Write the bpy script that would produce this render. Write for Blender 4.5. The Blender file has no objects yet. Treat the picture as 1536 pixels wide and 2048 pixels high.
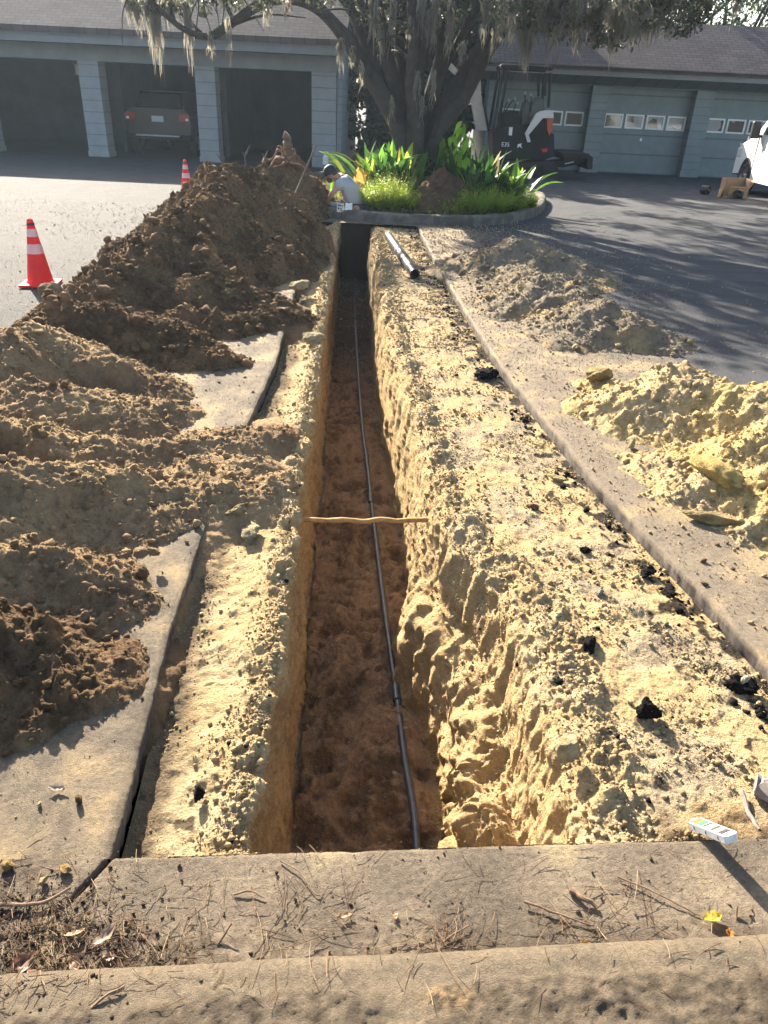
import bpy, bmesh, math, random
import numpy as np
from mathutils import Vector, Matrix, Euler, noise as mnoise

# ------------------------------------------------------------------ camera, sky, sun, exposure
SC = bpy.context.scene
CAMH = 1.65
PITCH, ROLL = math.radians(29), math.radians(2.75)
_fw = Vector((0, math.cos(PITCH), -math.sin(PITCH))); _up = Vector((0, math.sin(PITCH), math.cos(PITCH))); _rt = Vector((1, 0, 0))
_r = _rt*math.cos(ROLL) + _up*math.sin(ROLL); _u = -_rt*math.sin(ROLL) + _up*math.cos(ROLL)
cam_d = bpy.data.cameras.new("camera"); cam = bpy.data.objects.new("camera", cam_d)
SC.collection.objects.link(cam)
cam_d.sensor_fit = 'VERTICAL'; cam_d.sensor_height = 36; cam_d.lens = 1479/2048*36
cam_d.clip_start = .05; cam_d.clip_end = 1000
M = Matrix((_r, _u, -_fw)).transposed().to_4x4(); M.translation = (0, 0, CAMH)
cam.matrix_world = M
SC.camera = cam

SUN_EL, SUN_AZ = math.radians(27), math.radians(27)     # sun ahead and to the left
W = bpy.data.worlds.new("World"); SC.world = W; W.use_nodes = True
nt = W.node_tree; nt.nodes.clear()
wo = nt.nodes.new('ShaderNodeOutputWorld'); bg = nt.nodes.new('ShaderNodeBackground'); sk = nt.nodes.new('ShaderNodeTexSky')
sk.sky_type = 'NISHITA'; sk.sun_disc = False; sk.sun_elevation = SUN_EL; sk.sun_rotation = -SUN_AZ
sk.air_density = 1.0; sk.dust_density = 2.5; sk.ozone_density = 1.0
bg.inputs[1].default_value = 0.085
nt.links.new(sk.outputs[0], bg.inputs[0]); nt.links.new(bg.outputs[0], wo.inputs[0])
sl = bpy.data.lights.new("sun", 'SUN'); so = bpy.data.objects.new("sun", sl); SC.collection.objects.link(so)
sl.energy = 5.0; sl.angle = math.radians(0.5); sl.color = (1.0, .90, .75)
sdir = Vector((-math.sin(SUN_AZ)*math.cos(SUN_EL), math.cos(SUN_AZ)*math.cos(SUN_EL), math.sin(SUN_EL)))  # towards the sun
so.rotation_euler = sdir.to_track_quat('Z', 'Y').to_euler()
SC.view_settings.view_transform = 'Standard'; SC.view_settings.look = 'None'
SC.view_settings.exposure = 2.25; SC.view_settings.gamma = 1.0
SC.cycles.diffuse_bounces = 6

# ------------------------------------------------------------------ noise
def _hash(ix, iy, iz, seed):
    h = (ix.astype(np.int64)*374761393 + iy.astype(np.int64)*668265263 + iz.astype(np.int64)*2147483647 + seed*974634777) & 0xffffffff
    h = ((h ^ (h >> 13))*1274126177) & 0xffffffff
    h = ((h ^ (h >> 16))*2246822519) & 0xffffffff
    return (h ^ (h >> 15)) & 0xffffffff
def pn(x, y, z=0.0, seed=0):
    x = np.asarray(x, float); y = np.asarray(y, float); z = np.broadcast_to(np.asarray(z, float), x.shape)
    fx, fy, fz = np.floor(x), np.floor(y), np.floor(z)
    x0, y0, z0 = x-fx, y-fy, z-fz
    ux, uy, uz = [t*t*t*(t*(t*6-15)+10) for t in (x0, y0, z0)]
    out = 0
    for i in (0, 1):
        wx = ux if i else 1-ux
        for j in (0, 1):
            wy = uy if j else 1-uy
            for k in (0, 1):
                wz = uz if k else 1-uz
                h = _hash(fx+i, fy+j, fz+k, seed)
                a = (h & 0xffff)/65535.*2*np.pi; c = ((h >> 16) & 0xffff)/65535.*2-1
                s = np.sqrt(1-c*c)
                out = out + wx*wy*wz*((x0-i)*np.cos(a)*s + (y0-j)*np.sin(a)*s + (z0-k)*c)
    return out*1.6
def fbm(x, y, z=0.0, f=1.0, o=4, seed=0, g=.5):
    r = 0; a = 1.0
    for k in range(o):
        r = r + a*pn(np.asarray(x)*f, np.asarray(y)*f, np.asarray(z)*f, seed+k*17); f *= 2.03; a *= g
    return r
def ridged(x, y, z=0., f=1., o=4, seed=0):
    r = 0; a = 1.0
    for k in range(o):
        r = r + a*(1-2*np.abs(pn(np.asarray(x)*f, np.asarray(y)*f, np.asarray(z)*f, seed+k*31))); f *= 2.1; a *= .5
    return r/1.9
def clods(u, v, cell, seed=0, prob=.6, rmin=.25, rmax=.62):
    """rounded lumps sitting on a surface, height in metres"""
    x = np.asarray(u)/cell; y = np.asarray(v)/cell
    wx = x + .30*pn(x*1.7, y*1.7, 3.3, seed+5)+.16*pn(x*4.1, y*4.1, 1.3, seed+7); wy = y + .30*pn(x*1.7, y*1.7, 9.1, seed+6)+.16*pn(x*4.1, y*4.1, 6.3, seed+8)
    fx, fy = np.floor(wx), np.floor(wy); best = np.zeros_like(wx)
    zz = np.zeros_like(fx)
    for i in (-1, 0, 1):
        for j in (-1, 0, 1):
            h = _hash(fx+i, fy+j, zz, seed)
            px = fx+i+(h & 1023)/1023.; py = fy+j+((h >> 10) & 1023)/1023.
            rr = ((h >> 20) & 255)/255.; ex = ((h >> 28) & 15)/15. < prob
            r = (rmin+(rmax-rmin)*rr*rr)*ex
            d2 = (wx-px)**2+(wy-py)**2
            an = (h & 255)/255.*6.283; tl = ((h >> 8) & 255)/255.*.9+.35
            cap = r*(.42+.3*rr)+tl*((wx-px)*np.cos(an)+(wy-py)*np.sin(an))
            best = np.maximum(best, np.minimum(np.sqrt(np.maximum(0, r*r-d2)), np.maximum(cap, 0))*1.15)
    return best*cell
def ss(x, a, b):
    t = np.clip((np.asarray(x, float)-a)/(b-a), 0, 1); return t*t*(3-2*t)
def mix(a, b, t):
    t = np.asarray(t)[..., None]; return np.asarray(a)*(1-t)+np.asarray(b)*t
def hx(*c): return np.array(c, float)

# ------------------------------------------------------------------ objects
C = SC.collection
def tag(o, label=None, cat=None, group=None, kind=None):
    if label: o['label'] = label
    if cat: o['category'] = cat
    if group: o['group'] = group
    if kind: o['kind'] = kind
    return o
def link(name, me, mat=None, parent=None, smooth=False):
    if mat is not None: me.materials.append(mat)
    o = bpy.data.objects.new(name, me); C.objects.link(o)
    if parent: o.parent = parent
    if smooth: me.polygons.foreach_set('use_smooth', np.ones(len(me.polygons), bool))
    return o
def empty(name, loc=(0, 0, 0), rz=0.0):
    o = bpy.data.objects.new(name, None); C.objects.link(o); o.location = loc; o.rotation_euler = (0, 0, rz)
    o.empty_display_size = .1
    return o
def raw_mesh(name, co, faces, col=None):
    """co (n,3); faces (m,3|4) int array"""
    me = bpy.data.meshes.new(name); faces = np.asarray(faces); k = faces.shape[1]
    me.vertices.add(len(co)); me.vertices.foreach_set('co', np.asarray(co, np.float32).ravel())
    me.loops.add(faces.size); me.loops.foreach_set('vertex_index', faces.astype(np.int32).ravel())
    me.polygons.add(len(faces)); me.polygons.foreach_set('loop_start', np.arange(0, faces.size, k, dtype=np.int32))
    me.polygons.foreach_set('loop_total', np.full(len(faces), k, np.int32))
    if col is not None:
        a = me.attributes.new('Col', 'FLOAT_COLOR', 'POINT')
        a.data.foreach_set('color', np.c_[np.clip(col, 0, 1), np.ones(len(col))].astype(np.float32).ravel())
    me.update(calc_edges=True); me.validate()
    return me
def grid_faces(n, m, keep=None):
    i = np.arange(n-1)[:, None]*m + np.arange(m-1)[None]
    f = np.stack([i, i+1, i+m+1, i+m], -1).reshape(-1, 4)
    if keep is not None: f = f[keep.reshape(-1)]
    return f
def compact(co, f, col=None):
    u, inv = np.unique(f, return_inverse=True)
    return co[u], inv.reshape(f.shape), (None if col is None else col[u])

# ------------------------------------------------------------------ materials
def mat(name, color=(.5, .5, .5), rough=.6, metal=0., var=.0, vscale=8., bump=0., bscale=40., attr=False, spec=.5, trans=None, alpha=None, detail2=None, coat=0., crumb=0):
    m = bpy.data.materials.new(name); m.use_nodes = True; t = m.node_tree; N = t.nodes; L = t.links
    b = N['Principled BSDF']; b.inputs['Roughness'].default_value = rough; b.inputs['Metallic'].default_value = metal
    b.inputs['Specular IOR Level'].default_value = spec; b.inputs['Coat Weight'].default_value = coat
    tc = N.new('ShaderNodeNewGeometry').outputs['Position'] if attr else N.new('ShaderNodeTexCoord').outputs['Object']
    if attr:
        a = N.new('ShaderNodeVertexColor'); a.layer_name = 'Col'; src = a.outputs[0]
    else:
        a = N.new('ShaderNodeRGB'); a.outputs[0].default_value = (*color, 1); src = a.outputs[0]
    if var > 0:
        n = N.new('ShaderNodeTexNoise'); n.inputs['Scale'].default_value = vscale; n.inputs['Detail'].default_value = 8; n.inputs['Roughness'].default_value = .65
        L.new(tc, n.inputs['Vector'])
        r = N.new('ShaderNodeMapRange'); r.inputs[1].default_value = .3; r.inputs[2].default_value = .7
        r.inputs[3].default_value = 1-var; r.inputs[4].default_value = 1+var
        L.new(n.outputs[0], r.inputs[0])
        x = N.new('ShaderNodeMix'); x.data_type = 'RGBA'; x.blend_type = 'MULTIPLY'; x.inputs[0].default_value = 1
        L.new(src, x.inputs[6]); L.new(r.outputs[0], x.inputs[7]); src = x.outputs[2]
    L.new(src, b.inputs['Base Color'])
    if bump > 0 and crumb:
        n = N.new('ShaderNodeTexNoise'); n.inputs['Scale'].default_value = bscale; n.inputs['Detail'].default_value = 5; n.inputs['Roughness'].default_value = .7
        L.new(tc, n.inputs['Vector'])
        wv = N.new('ShaderNodeVectorMath'); wv.operation = 'MULTIPLY_ADD'; L.new(n.outputs[1], wv.inputs[0]); wv.inputs[1].default_value = (.012, .012, .012); L.new(tc, wv.inputs[2])
        v = N.new('ShaderNodeTexVoronoi'); v.inputs['Scale'].default_value = crumb; v.inputs['Detail'].default_value = 2.5; v.inputs['Roughness'].default_value = .6; v.inputs['Lacunarity'].default_value = 2.4
        L.new(wv.outputs[0], v.inputs['Vector'])
        ad = N.new('ShaderNodeMath'); ad.operation = 'SUBTRACT'; L.new(n.outputs[0], ad.inputs[0]); L.new(v.outputs[0], ad.inputs[1])
        u = N.new('ShaderNodeBump'); u.inputs['Strength'].default_value = 1.0; u.inputs['Distance'].default_value = bump
        L.new(ad.outputs[0], u.inputs['Height']); L.new(u.outputs[0], b.inputs['Normal'])
    elif bump > 0:
        n = N.new('ShaderNodeTexNoise'); n.inputs['Scale'].default_value = bscale; n.inputs['Detail'].default_value = 6; n.inputs['Roughness'].default_value = .7
        L.new(tc, n.inputs['Vector'])
        h = n.outputs[0]
        if detail2:
            v = N.new('ShaderNodeTexVoronoi'); v.inputs['Scale'].default_value = detail2; L.new(tc, v.inputs['Vector'])
            ad = N.new('ShaderNodeMath'); ad.operation = 'SUBTRACT'; L.new(n.outputs[0], ad.inputs[0]); L.new(v.outputs[0], ad.inputs[1]); h = ad.outputs[0]
        u = N.new('ShaderNodeBump'); u.inputs['Strength'].default_value = 1.0; u.inputs['Distance'].default_value = bump
        L.new(h, u.inputs['Height']); L.new(u.outputs[0], b.inputs['Normal'])
    if trans is not None:
        b.inputs['Transmission Weight'].default_value = trans
    return m
def leaf_mat(name, color, tr=.45, var=.35, attr=False):
    m = mat(name, color, .45, var=var, vscale=6., spec=.4, attr=attr); t = m.node_tree; N = t.nodes; L = t.links
    b = N['Principled BSDF']; src = b.inputs['Base Color'].links[0].from_socket
    tl = N.new('ShaderNodeBsdfTranslucent'); L.new(src, tl.inputs[0]); mx = N.new('ShaderNodeMixShader'); mx.inputs[0].default_value = tr
    L.new(b.outputs[0], mx.inputs[1]); L.new(tl.outputs[0], mx.inputs[2]); L.new(mx.outputs[0], N['Material Output'].inputs['Surface'])
    return m
MAT = {}
MAT['soil'] = mat('soil', rough=.97, attr=True, var=.22, vscale=45., bump=.015, bscale=90., spec=.08, crumb=95.)
MAT['asphalt'] = mat('asphalt', rough=.72, attr=True, var=.2, vscale=60., bump=.0022, bscale=120., spec=.35, detail2=160.)
MAT['slab'] = mat('slab_crust', rough=.85, attr=True, var=.28, vscale=70., bump=.007, bscale=170., spec=.2, crumb=260.)

# ------------------------------------------------------------------ palette (linear)
SAND = hx(.62, .445, .225); PALE = hx(.62, .475, .275); TAN = hx(.40, .28, .155); EARTH = hx(.23, .145, .078); DARK = hx(.11, .07, .04)
ORANGE = hx(.68, .46, .23); FLOORC = hx(.48, .30, .17); GREYS = hx(.30, .25, .185); TAR = hx(.018, .017, .018)
ASPH = hx(.075, .077, .083); DUST = hx(.32, .255, .175); SLABC = hx(.30, .255, .20)

# ------------------------------------------------------------------ plan of the dig (world metres)
def I(y, t): return np.interp(y, [a for a, b in t], [b for a, b in t])
def cutL(y): return I(y, [(1.0, -.62), (1.2, -.63), (1.5, -.66), (2.08, -.73), (2.8, -.78), (4, -.81), (5.1, -.82), (5.8, -.87), (7.6, -.99), (12.5, -1.25)])
def cutR(y): return I(y, [(1.2, 1.42), (2.0, 1.35), (2.46, 1.27), (3.42, 1.07), (5.28, .80), (6.7, .67), (9.3, .47), (12.5, .28)])
def rimL(y): return I(y, [(1.2, -.29), (1.55, -.31), (2, -.34), (2.45, -.36), (3.6, -.44), (5.1, -.51), (7, -.63), (10.4, -.82), (12.5, -.92)])
def rimR(y): return I(y, [(1.2, .56), (1.7, .55), (2.3, .51), (2.6, .42), (2.85, .30), (3.2, .22), (4, .18), (5.5, .02), (7.3, -.13), (11, -.36), (12.5, -.43)])
def skewY(x, v): return v + .09*np.clip(x, -1.3, 1.7)*(1-ss(v, 1.2, 3.2))
def rows():
    v = [1.22]
    while v[-1] < 12.15: v.append(v[-1]+min(.026, max(.0045, (v[-1]**2+2.7)/1150)))
    return np.array(v)
V = rows()
def normals(P):
    du = np.gradient(P, axis=1); dv = np.gradient(P, axis=0)
    n = np.cross(du, dv); n /= np.linalg.norm(n, axis=2, keepdims=True)+1e-9
    return n

def build_trench():
    nA, nB, nF, nS, nT, nR, nD = 90, 105, 95, 75, 60, 50, 190
    near = 1-ss(V, 2.75, 3.5)
    xl = rimL(V) + .018*fbm(V, V*0, 1.5, 2.2, 4, 11) + .010*pn(V*9, V*0, .3, 4)
    xr = rimR(V) + .02*fbm(V, V*0, 7.5, 2.0, 4, 12) + .012*pn(V*8, V*0, .3, 5)
    cl, cr = cutL(V), cutR(V)
    zf = np.full_like(V, -.88)
    one = np.ones_like(V)
    sl_ = 1-ss(V, 1.9, 2.3)      # the near part slumped lower
    K = [  # key points of the cross section (x, z)
        (cl+.004, -.085*one), (cl*.45+xl*.55, -.065*one), (xl-.05, -.03*one), (xl, -.04*one), (xl-.015, -.3*one), (xl-.035+.05*near, zf*.72), (xl+.012, zf),
        (xr-.02 - .22*near-.02*sl_, zf+.0*one), (xr-.02-near*.13, -.50*one+near*(.02-.10*sl_)), (xr-.012-near*.02, -.30*one+near*(-.10-.12*sl_)), (xr+.01, -.10*one+.0*near), (xr+.07+near*.05, -.035*one), (xr+.17+.06*near, -.055*one), (cr-.004, -.066*one)]
    seg = [30, 35, 25, 25, 45, 35, nF, 55, 35, 40, 25, 35, nD]
    P = []
    for i, n in enumerate(seg):
        t = np.linspace(0, 1, n, endpoint=False)[None]
        x = K[i][0][:, None]*(1-t)+K[i+1][0][:, None]*t; z = K[i][1][:, None]*(1-t)+K[i+1][1][:, None]*t
        P.append(np.stack([x, z], -1))
    P.append(np.stack([K[-1][0][:, None], K[-1][1][:, None]], -1))
    P = np.concatenate(P, 1)
    e0, e1 = P[:, :1].copy(), P[:, -1:].copy()
    for it in range(3):      # round the edges
        Q = P.copy(); Q[:, 2:-2] = (P[:, :-4]+P[:, 1:-3]+P[:, 2:-2]+P[:, 3:-1]+P[:, 4:])/5; P = Q
    n, m = P.shape[:2]
    X = P[..., 0]; Z = P[..., 1]; VV = np.repeat(V[:, None], m, 1)
    Y = skewY(X, VV)
    S = np.cumsum(np.sqrt(np.diff(X, axis=1, prepend=X[:, :1])**2+np.diff(Z, axis=1, prepend=Z[:, :1])**2), 1)
    P3 = np.stack([X, Y, Z], -1)
    nr = normals(P3); nr[nr[..., 2] < -.3] *= 1
    # zone masks from the point index
    idx = np.arange(m); c = np.cumsum([0]+seg)
    def zone(a, b, w=8): return (ss(idx, c[a]-w, c[a]+w)*(1-ss(idx, c[b]-w, c[b]+w)))[None]*np.ones((n, 1))
    bermL = zone(0, 3); wallL = zone(3, 6); floor = zone(6, 7); slump = zone(7, 9); sheer = zone(9, 10); rimRt = zone(10, 12); bermR = (ss(idx, c[12]-8, c[12]+8))[None]*np.ones((n, 1))
    rimLz = np.exp(-((idx-c[3]+14)/22.)**2)[None]*np.ones((n, 1))
    nearm = near[:, None]
    wallR = np.clip(slump+sheer, 0, 1)*(1-nearm)
    farf = ss(VV, 4, 9)
    cl1 = clods(S+3, Y, .075, 21, .55); cl2 = clods(S+9, Y, .034, 22, .75); cl3 = clods(S+5, Y, .017, 23, .8); cl4 = clods(S+1, Y, .16, 24, .35, .2, .45); cl5 = clods(S+2, Y, .0105, 25, .8)
    f1 = fbm(X, Y, Z, 6, 5, 31); f2 = fbm(X, Y, Z, 22, 4, 33)
    D = .006*f1 + .004*f2
    patch = ss(fbm(X, Y, Z, 3., 3, 44), -.35, .35)
    lump = (.55*cl1+.8*cl2+.7*cl3)
    D += bermL*(.012*f1 + lump*.25*patch**2+.2*cl5)
    D += rimLz*(.25*cl4+.35*cl1*patch**2+.35*cl2*patch+.35*cl3+.5*cl5+.026*f1+.008*f2)
    D += rimRt*(.2*cl4+.3*cl1*patch**2+.3*cl2*patch+.35*cl3+.5*cl5+.022*f1+.008*f2)
    D += bermR*((.006*f1 + lump*.16*patch**6) + .12*cl5+.002*f2+.004*ridged(X*.8+Y*.3, Y*1.2, 0*X, 7, 2, 88))*(1-.0*farf)
    streak = fbm(X*0+Y*3.5, Y*9, Z*1.2, 1.6, 4, 51)
    D += wallL*(.030*fbm(Y*2.5, Z*.9, X*0, 1.3, 4, 52)+.013*streak+.007*f2+.02*(ridged(Y*1.4, Z*.5+Y*.3, 0*X, 2.2, 3, 53)-.3)+.25*cl5+.2*cl3*patch)
    D += sheer*nearm*(.016*streak+.12*cl3+.25*cl5+.014*f1)
    # slumped part with scoop marks
    scoop = ridged(Y*1.15+.25*Z, S*.75, 0*S, 4.2, 2, 61)
    scz = nearm*slump*ss(VV, 1.95, 2.25)*(1-ss(VV, 3.1, 3.4))
    D += scz*(.055*(scoop-.3))
    D += slump*nearm*(.045*f1 + .02*(ridged(X, Y, Z, 9, 3, 67)-.4) + .006*f2 + .35*cl1*patch + .6*cl2*patch+.5*cl3+.4*cl5+.4*cl4)*(1-.75*scz)
    D += slump*nearm*(1-ss(VV, 1.7, 2.0))*(.07*fbm(X, Y, Z, 4.2, 3, 66))
    D += wallR*(.020*fbm(Y*3, Z*1.5, 0*Z, 1.6, 4, 71)+.6*cl2*patch+.4*cl3+.008*f1)
    foot = ridged(X, Y, 0*X, 5.5, 3, 81)
    D += floor*(.045*foot+.022*f1+.004*f2+.6*cl2*patch**2+.5*cl1*ss(patch, .4, .9)+.4*cl3+.3*cl5+.5*cl4*patch)
    D *= (1-.0*farf)
    edge = np.minimum(ss(idx, 0, 6), 1-ss(idx, m-8, m-1))[None]
    D = D*edge
    nr = nr*np.where(nr[..., 2:3] < 0, 1, 1)
    P3 = P3 + nr*D[..., None]
    # vertex colours
    big = fbm(X, Y, Z, 1.1, 4, 91); fine = fbm(X, Y, Z, 14, 4, 93); mid = fbm(X, Y, Z, 4., 4, 95)
    col = mix(SAND, PALE, ss(mid, -.5, .6))
    col = mix(col, TAN, .5*ss(fine, .2, .9)); col = mix(col, hx(.44, .36, .25), .5*bermR*ss(mid-.3*fine, -.2, .5))
    col = mix(col, EARTH*1.3, ss(fine+mid*.5, .75, 1.15)*.7)
    # berm right goes grey and tarry with distance and beside the cut
    dR = (cr[:, None]-X)
    tar = ss(fbm(X, Y, 0*X, 9, 5, 97)+.9*np.exp(-dR/.16)+.30*ss(VV, 4.0, 7)-.22, .46, .66)*bermR
    col = mix(col, mix(GREYS, DUST, ss(mid, -.4, .4)), .55*bermR*(ss(mid, -.1, .7)+.6*ss(VV, 4, 8)).clip(0, 1))
    col = mix(col, TAR, tar*.92)
    col = mix(col, mix(DARK*.8, TAN*.7, ss(fine, -.2, .6)), bermR*(1-ss(VV+.10*mid+.06*fine, 1.27, 1.42))*ss(X, .66, .74)*.85)
    # tree shade painted as grey into the far rim
    col = mix(col, GREYS*1.05, (rimRt+wallR+rimLz*.5).clip(0, 1)*ss(VV+mid, 7.5, 9.5)*.65)
    # cast shade of the left cut edge, painted dark along the gutter
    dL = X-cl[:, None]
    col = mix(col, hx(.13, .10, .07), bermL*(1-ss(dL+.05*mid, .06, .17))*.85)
    tarL = ss(fbm(X, Y, 0*X, 11, 4, 98), .62, .75)*bermL
    col = mix(col, TAR, tarL*.8)
    # walls
    oc = mix(ORANGE, SAND*.95, ss(Z+.12*mid, -.6, -.15))
    oc = mix(oc, ORANGE*.6, .7*ss(fine+.6*mid, .0, .9)); oc = mix(oc, hx(.42, .22, .10), ss(fbm(X*0, Y*1.2, Z*6, 2., 3, 96), .15, .6)*.5)
    col = mix(col, oc, wallL)
    col = mix(col, mix(SAND, ORANGE*1.15, .45*ss(-Z+.2*mid, .35, .8)), (slump*nearm+sheer+wallR).clip(0, 1)*.8)
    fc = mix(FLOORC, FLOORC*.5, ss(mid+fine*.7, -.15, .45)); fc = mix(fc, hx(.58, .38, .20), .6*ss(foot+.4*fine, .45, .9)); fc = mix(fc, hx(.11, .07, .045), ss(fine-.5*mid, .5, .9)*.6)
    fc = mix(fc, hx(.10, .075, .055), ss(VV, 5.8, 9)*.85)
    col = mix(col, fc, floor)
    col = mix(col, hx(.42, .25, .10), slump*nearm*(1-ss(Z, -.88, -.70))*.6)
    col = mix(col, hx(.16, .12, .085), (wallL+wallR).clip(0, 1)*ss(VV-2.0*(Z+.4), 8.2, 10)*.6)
    # the ends close up to the slab and the kerb
    a = P3[:1].copy(); a[..., 2] = -.006; b = P3[-1:].copy(); b[..., 2] = -.02; b[..., 1] += .03
    P3 = np.concatenate([a, P3, b]); col = np.concatenate([col[:1], col, col[-1:]*0+DARK*.6]); col[-2] = DARK*.6  # far end wall coloured dark for the shaded recess under the kerb
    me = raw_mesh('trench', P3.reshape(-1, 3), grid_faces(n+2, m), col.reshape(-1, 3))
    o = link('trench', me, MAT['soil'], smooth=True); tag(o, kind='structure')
    return P3, floor

def crust(X, Y):
    return .0025*fbm(X, Y, 0*X, 5, 4, 101)+.0011*fbm(X, Y, 0*X, 60, 3, 102)+.12*clods(X, Y, .03, 104, .04, .2, .4)+.0012*ridged(X, Y, 0*X, 9, 3, 105)+.0010*ridged(X*.5, Y*1.6, 0*X, 30, 2, 106)

def road_col(X, Y):
    big = fbm(X, Y, 0*X, .9, 4, 111); fine = fbm(X, Y, 0*X, 16, 4, 112); mid = fbm(X, Y, 0*X, 4, 4, 113)
    dl = np.maximum(0, cutL(Y)-X); dr = np.maximum(0, X-cutR(Y))
    far = np.where(X < 0, dl, dr)
    # asphalt tinted for sun left and shade right, dusted with sand near the dig
    lo = mix(hx(.082, .080, .077), hx(.064, .062, .060), ss(mid, -.5, .5))
    rd = mix(ASPH*.9, ASPH*1.25, ss(mid, -.5, .5))
    base = mix(lo, rd, ss(X, -1, 1))
    reach = np.where(X < 0, np.interp(Y, [1, 6, 9, 12.5], [2.3, 2.0, 1.2, .3]), np.interp(Y, [1, 3, 5, 7, 10, 13], [3, 3.0, 1.6, 1.2, 1.0, .7]))
    k = ss(reach+.35*big-far, -.15, .55)
    dust = mix(DUST, hx(.42, .32, .20), ss(mid+.5*fine, -.3, .8)); dust = mix(dust, hx(.17, .135, .10), ss(fine-mid, -.1, .7)*.65); dust = mix(dust, dust*.82, ss(-X, 0, .3))
    dust = mix(dust, hx(.31, .25, .18), ss(X, 0, .5)*np.exp(-dr/.35)*.8)
    dust = mix(dust, hx(.55, .40, .21), ss(mid, .1, .5)*.45)
    col = mix(base, dust, k*.95)
    spk = ss(fbm(X, Y, 0*X, 40, 3, 115), .55, .75)
    col = mix(col, hx(.10, .085, .06), spk*.6*k)
    return col, k

def build_road():
    # strips left and right of the dig
    parts = []; off = 0; CO = []; F = []; COL = []
    def add(P, col, keep=None):
        nonlocal off
        n, m = P.shape[:2]; CO.append(P.reshape(-1, 3)); F.append(grid_faces(n, m, keep)+off); COL.append(col.reshape(-1, 3)); off += n*m
    for side in (-1, 1):
        d = [0.0]
        while d[-1] < 2.6: d.append(d[-1]+.0075+.004*d[-1])
        while d[-1] < 90: d.append(d[-1]*1.12)
        d = np.array(d)[None]; cx = (cutL(V) if side < 0 else cutR(V)) + (.005 if side < 0 else .011)*fbm(V, V*0, side*3., 4, 5, 120)
        X = cx[:, None]+side*d; VV = np.repeat(V[:, None], d.size, 1); Y = skewY(X, VV)
        fall = np.exp(-np.abs(X)/8.)
        k = road_col(X, Y)[1]
        Z = crust(X, Y)*(.25+.75*k)*fall*(1 if side < 0 else .9) + .012*pn(X*.5, Y*.5, 2., 9)*ss(d, .3, 2)
        Z += (ss(d, 0, .02)-1)*.008*np.ones_like(X)
        col = road_col(X, Y)[0]
        # broken lip going down into the cut
        sk = []; skc = []
        for q, zz in ((.010, -.105), (.004, -.07), (.0, -.03)):
            xx = cx - side*(-q) + .006*fbm(V*1., V*0+zz*40, zz*30, 14, 3, 130)
            sk.append(np.stack([xx, skewY(xx, V), np.full_like(V, zz)], -1)); skc.append(mix(hx(.25, .21, .17), hx(.12, .10, .09), ss(fbm(V, V*0, zz*9, 12, 3, 131), -.2, .4)))
        P = np.concatenate([np.stack(sk, 1), np.stack([X, Y, Z], -1)], 1); col = np.concatenate([np.stack(skc, 1), col], 1)
        if side > 0: P = P[:, ::-1]; col = col[:, ::-1]
        add(P[:, ::-1], col[:, ::-1])
    # far sheet
    yy = np.concatenate([np.linspace(12.1, 30, 90), np.geomspace(31, 400, 14)]); xx = np.concatenate([-np.geomspace(400, 14, 14), np.linspace(-13, 13, 130), np.geomspace(14, 400, 14)])
    X, Y = np.meshgrid(xx, yy); cx, cy = (X[1:, 1:]+X[:-1, :-1])/2, (Y[1:, 1:]+Y[:-1, :-1])/2
    add(np.stack([X, Y, X*0-.004], -1), road_col(X, Y)[0], ~((cx > -1.5) & (cx < -.1) & (cy > 12.55) & (cy < 14.0)))
    # slab strip between the kerb and the dig
    xs = np.concatenate([-np.geomspace(90, 1.35, 22), np.linspace(-1.3, 1.7, 520), np.geomspace(1.75, 90, 22)])
    t = np.linspace(0, 1, 95)
    X = np.repeat(xs[None], 95, 0); y1 = skewY(xs, 1.22)[None]; y0 = (.935+.1*np.clip(xs, -2, 2))[None]-.03
    Y = y1*(1-t[:, None])+y0*t[:, None]
    Z = crust(X, Y)*1.25*np.exp(-np.abs(X)/8.)
    Z -= .008*(1-ss(t, 0, .04))[:, None]*ss(X, -.66, -.6)
    # the crack that carries on from the left cut
    cxk = -.63+.03*np.sin((1.2-Y)*30)-.28*(1.2-Y)**1
    crk = np.exp(-((X-(-.632-.35*(1.16-Y)-.9*(1.16-Y)**2))/.0045)**2)*ss(Y, 1.02, 1.10)
    Z -= .045*crk
    lit = ss(-X-.45+.25*fbm(X, Y, 0*X, 5, 3, 140)-1.2*(Y-1.0), -.1, .35)
    near_k = ss(1.06-Y+.05*X+.05*fbm(X, Y, 0*X, 7, 3, 141), 0, .08)
    Z += (lit*.9+near_k*.5).clip(0, 1)*(.3*clods(X, Y, .012, 149, .1)+.0014*fbm(X, Y, 0*X, 60, 3, 143)+.0012*ridged(X*.7, Y*1.5, 0*X, 25, 2, 147))
    fine = fbm(X, Y, 0*X, 30, 4, 144); mid = fbm(X, Y, 0*X, 5, 4, 145)
    col = mix(hx(.24, .19, .135), hx(.33, .26, .18), ss(mid, -.5, .6)); col = mix(col, hx(.11, .09, .07), .5*ss(fbm(X, Y, 0*X, 2.4, 4, 148), .0, .7))
    col = mix(col, hx(.12, .088, .06), (lit*.95+near_k*.6).clip(0, .93)*ss(fine, -.7, .4))
    col = mix(col, hx(.12, .09, .065), ss(fine, .5, .9)*.5)
    col = mix(col, hx(.55, .44, .24), ss(mid, .45, .8)*.4)
    col = mix(col, hx(.04, .03, .025), crk*.8)
    # side of the slab facing the dig
    top = np.stack([X, Y, Z], -1)
    s1 = top[:1].copy(); s1[..., 2] = -.10; s1[..., 1] += .004
    add(np.concatenate([s1, top])[::-1], np.concatenate([col[:1]*.8, col])[::-1])
    me = raw_mesh('road', np.concatenate(CO), np.concatenate(F), np.concatenate(COL))
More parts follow.
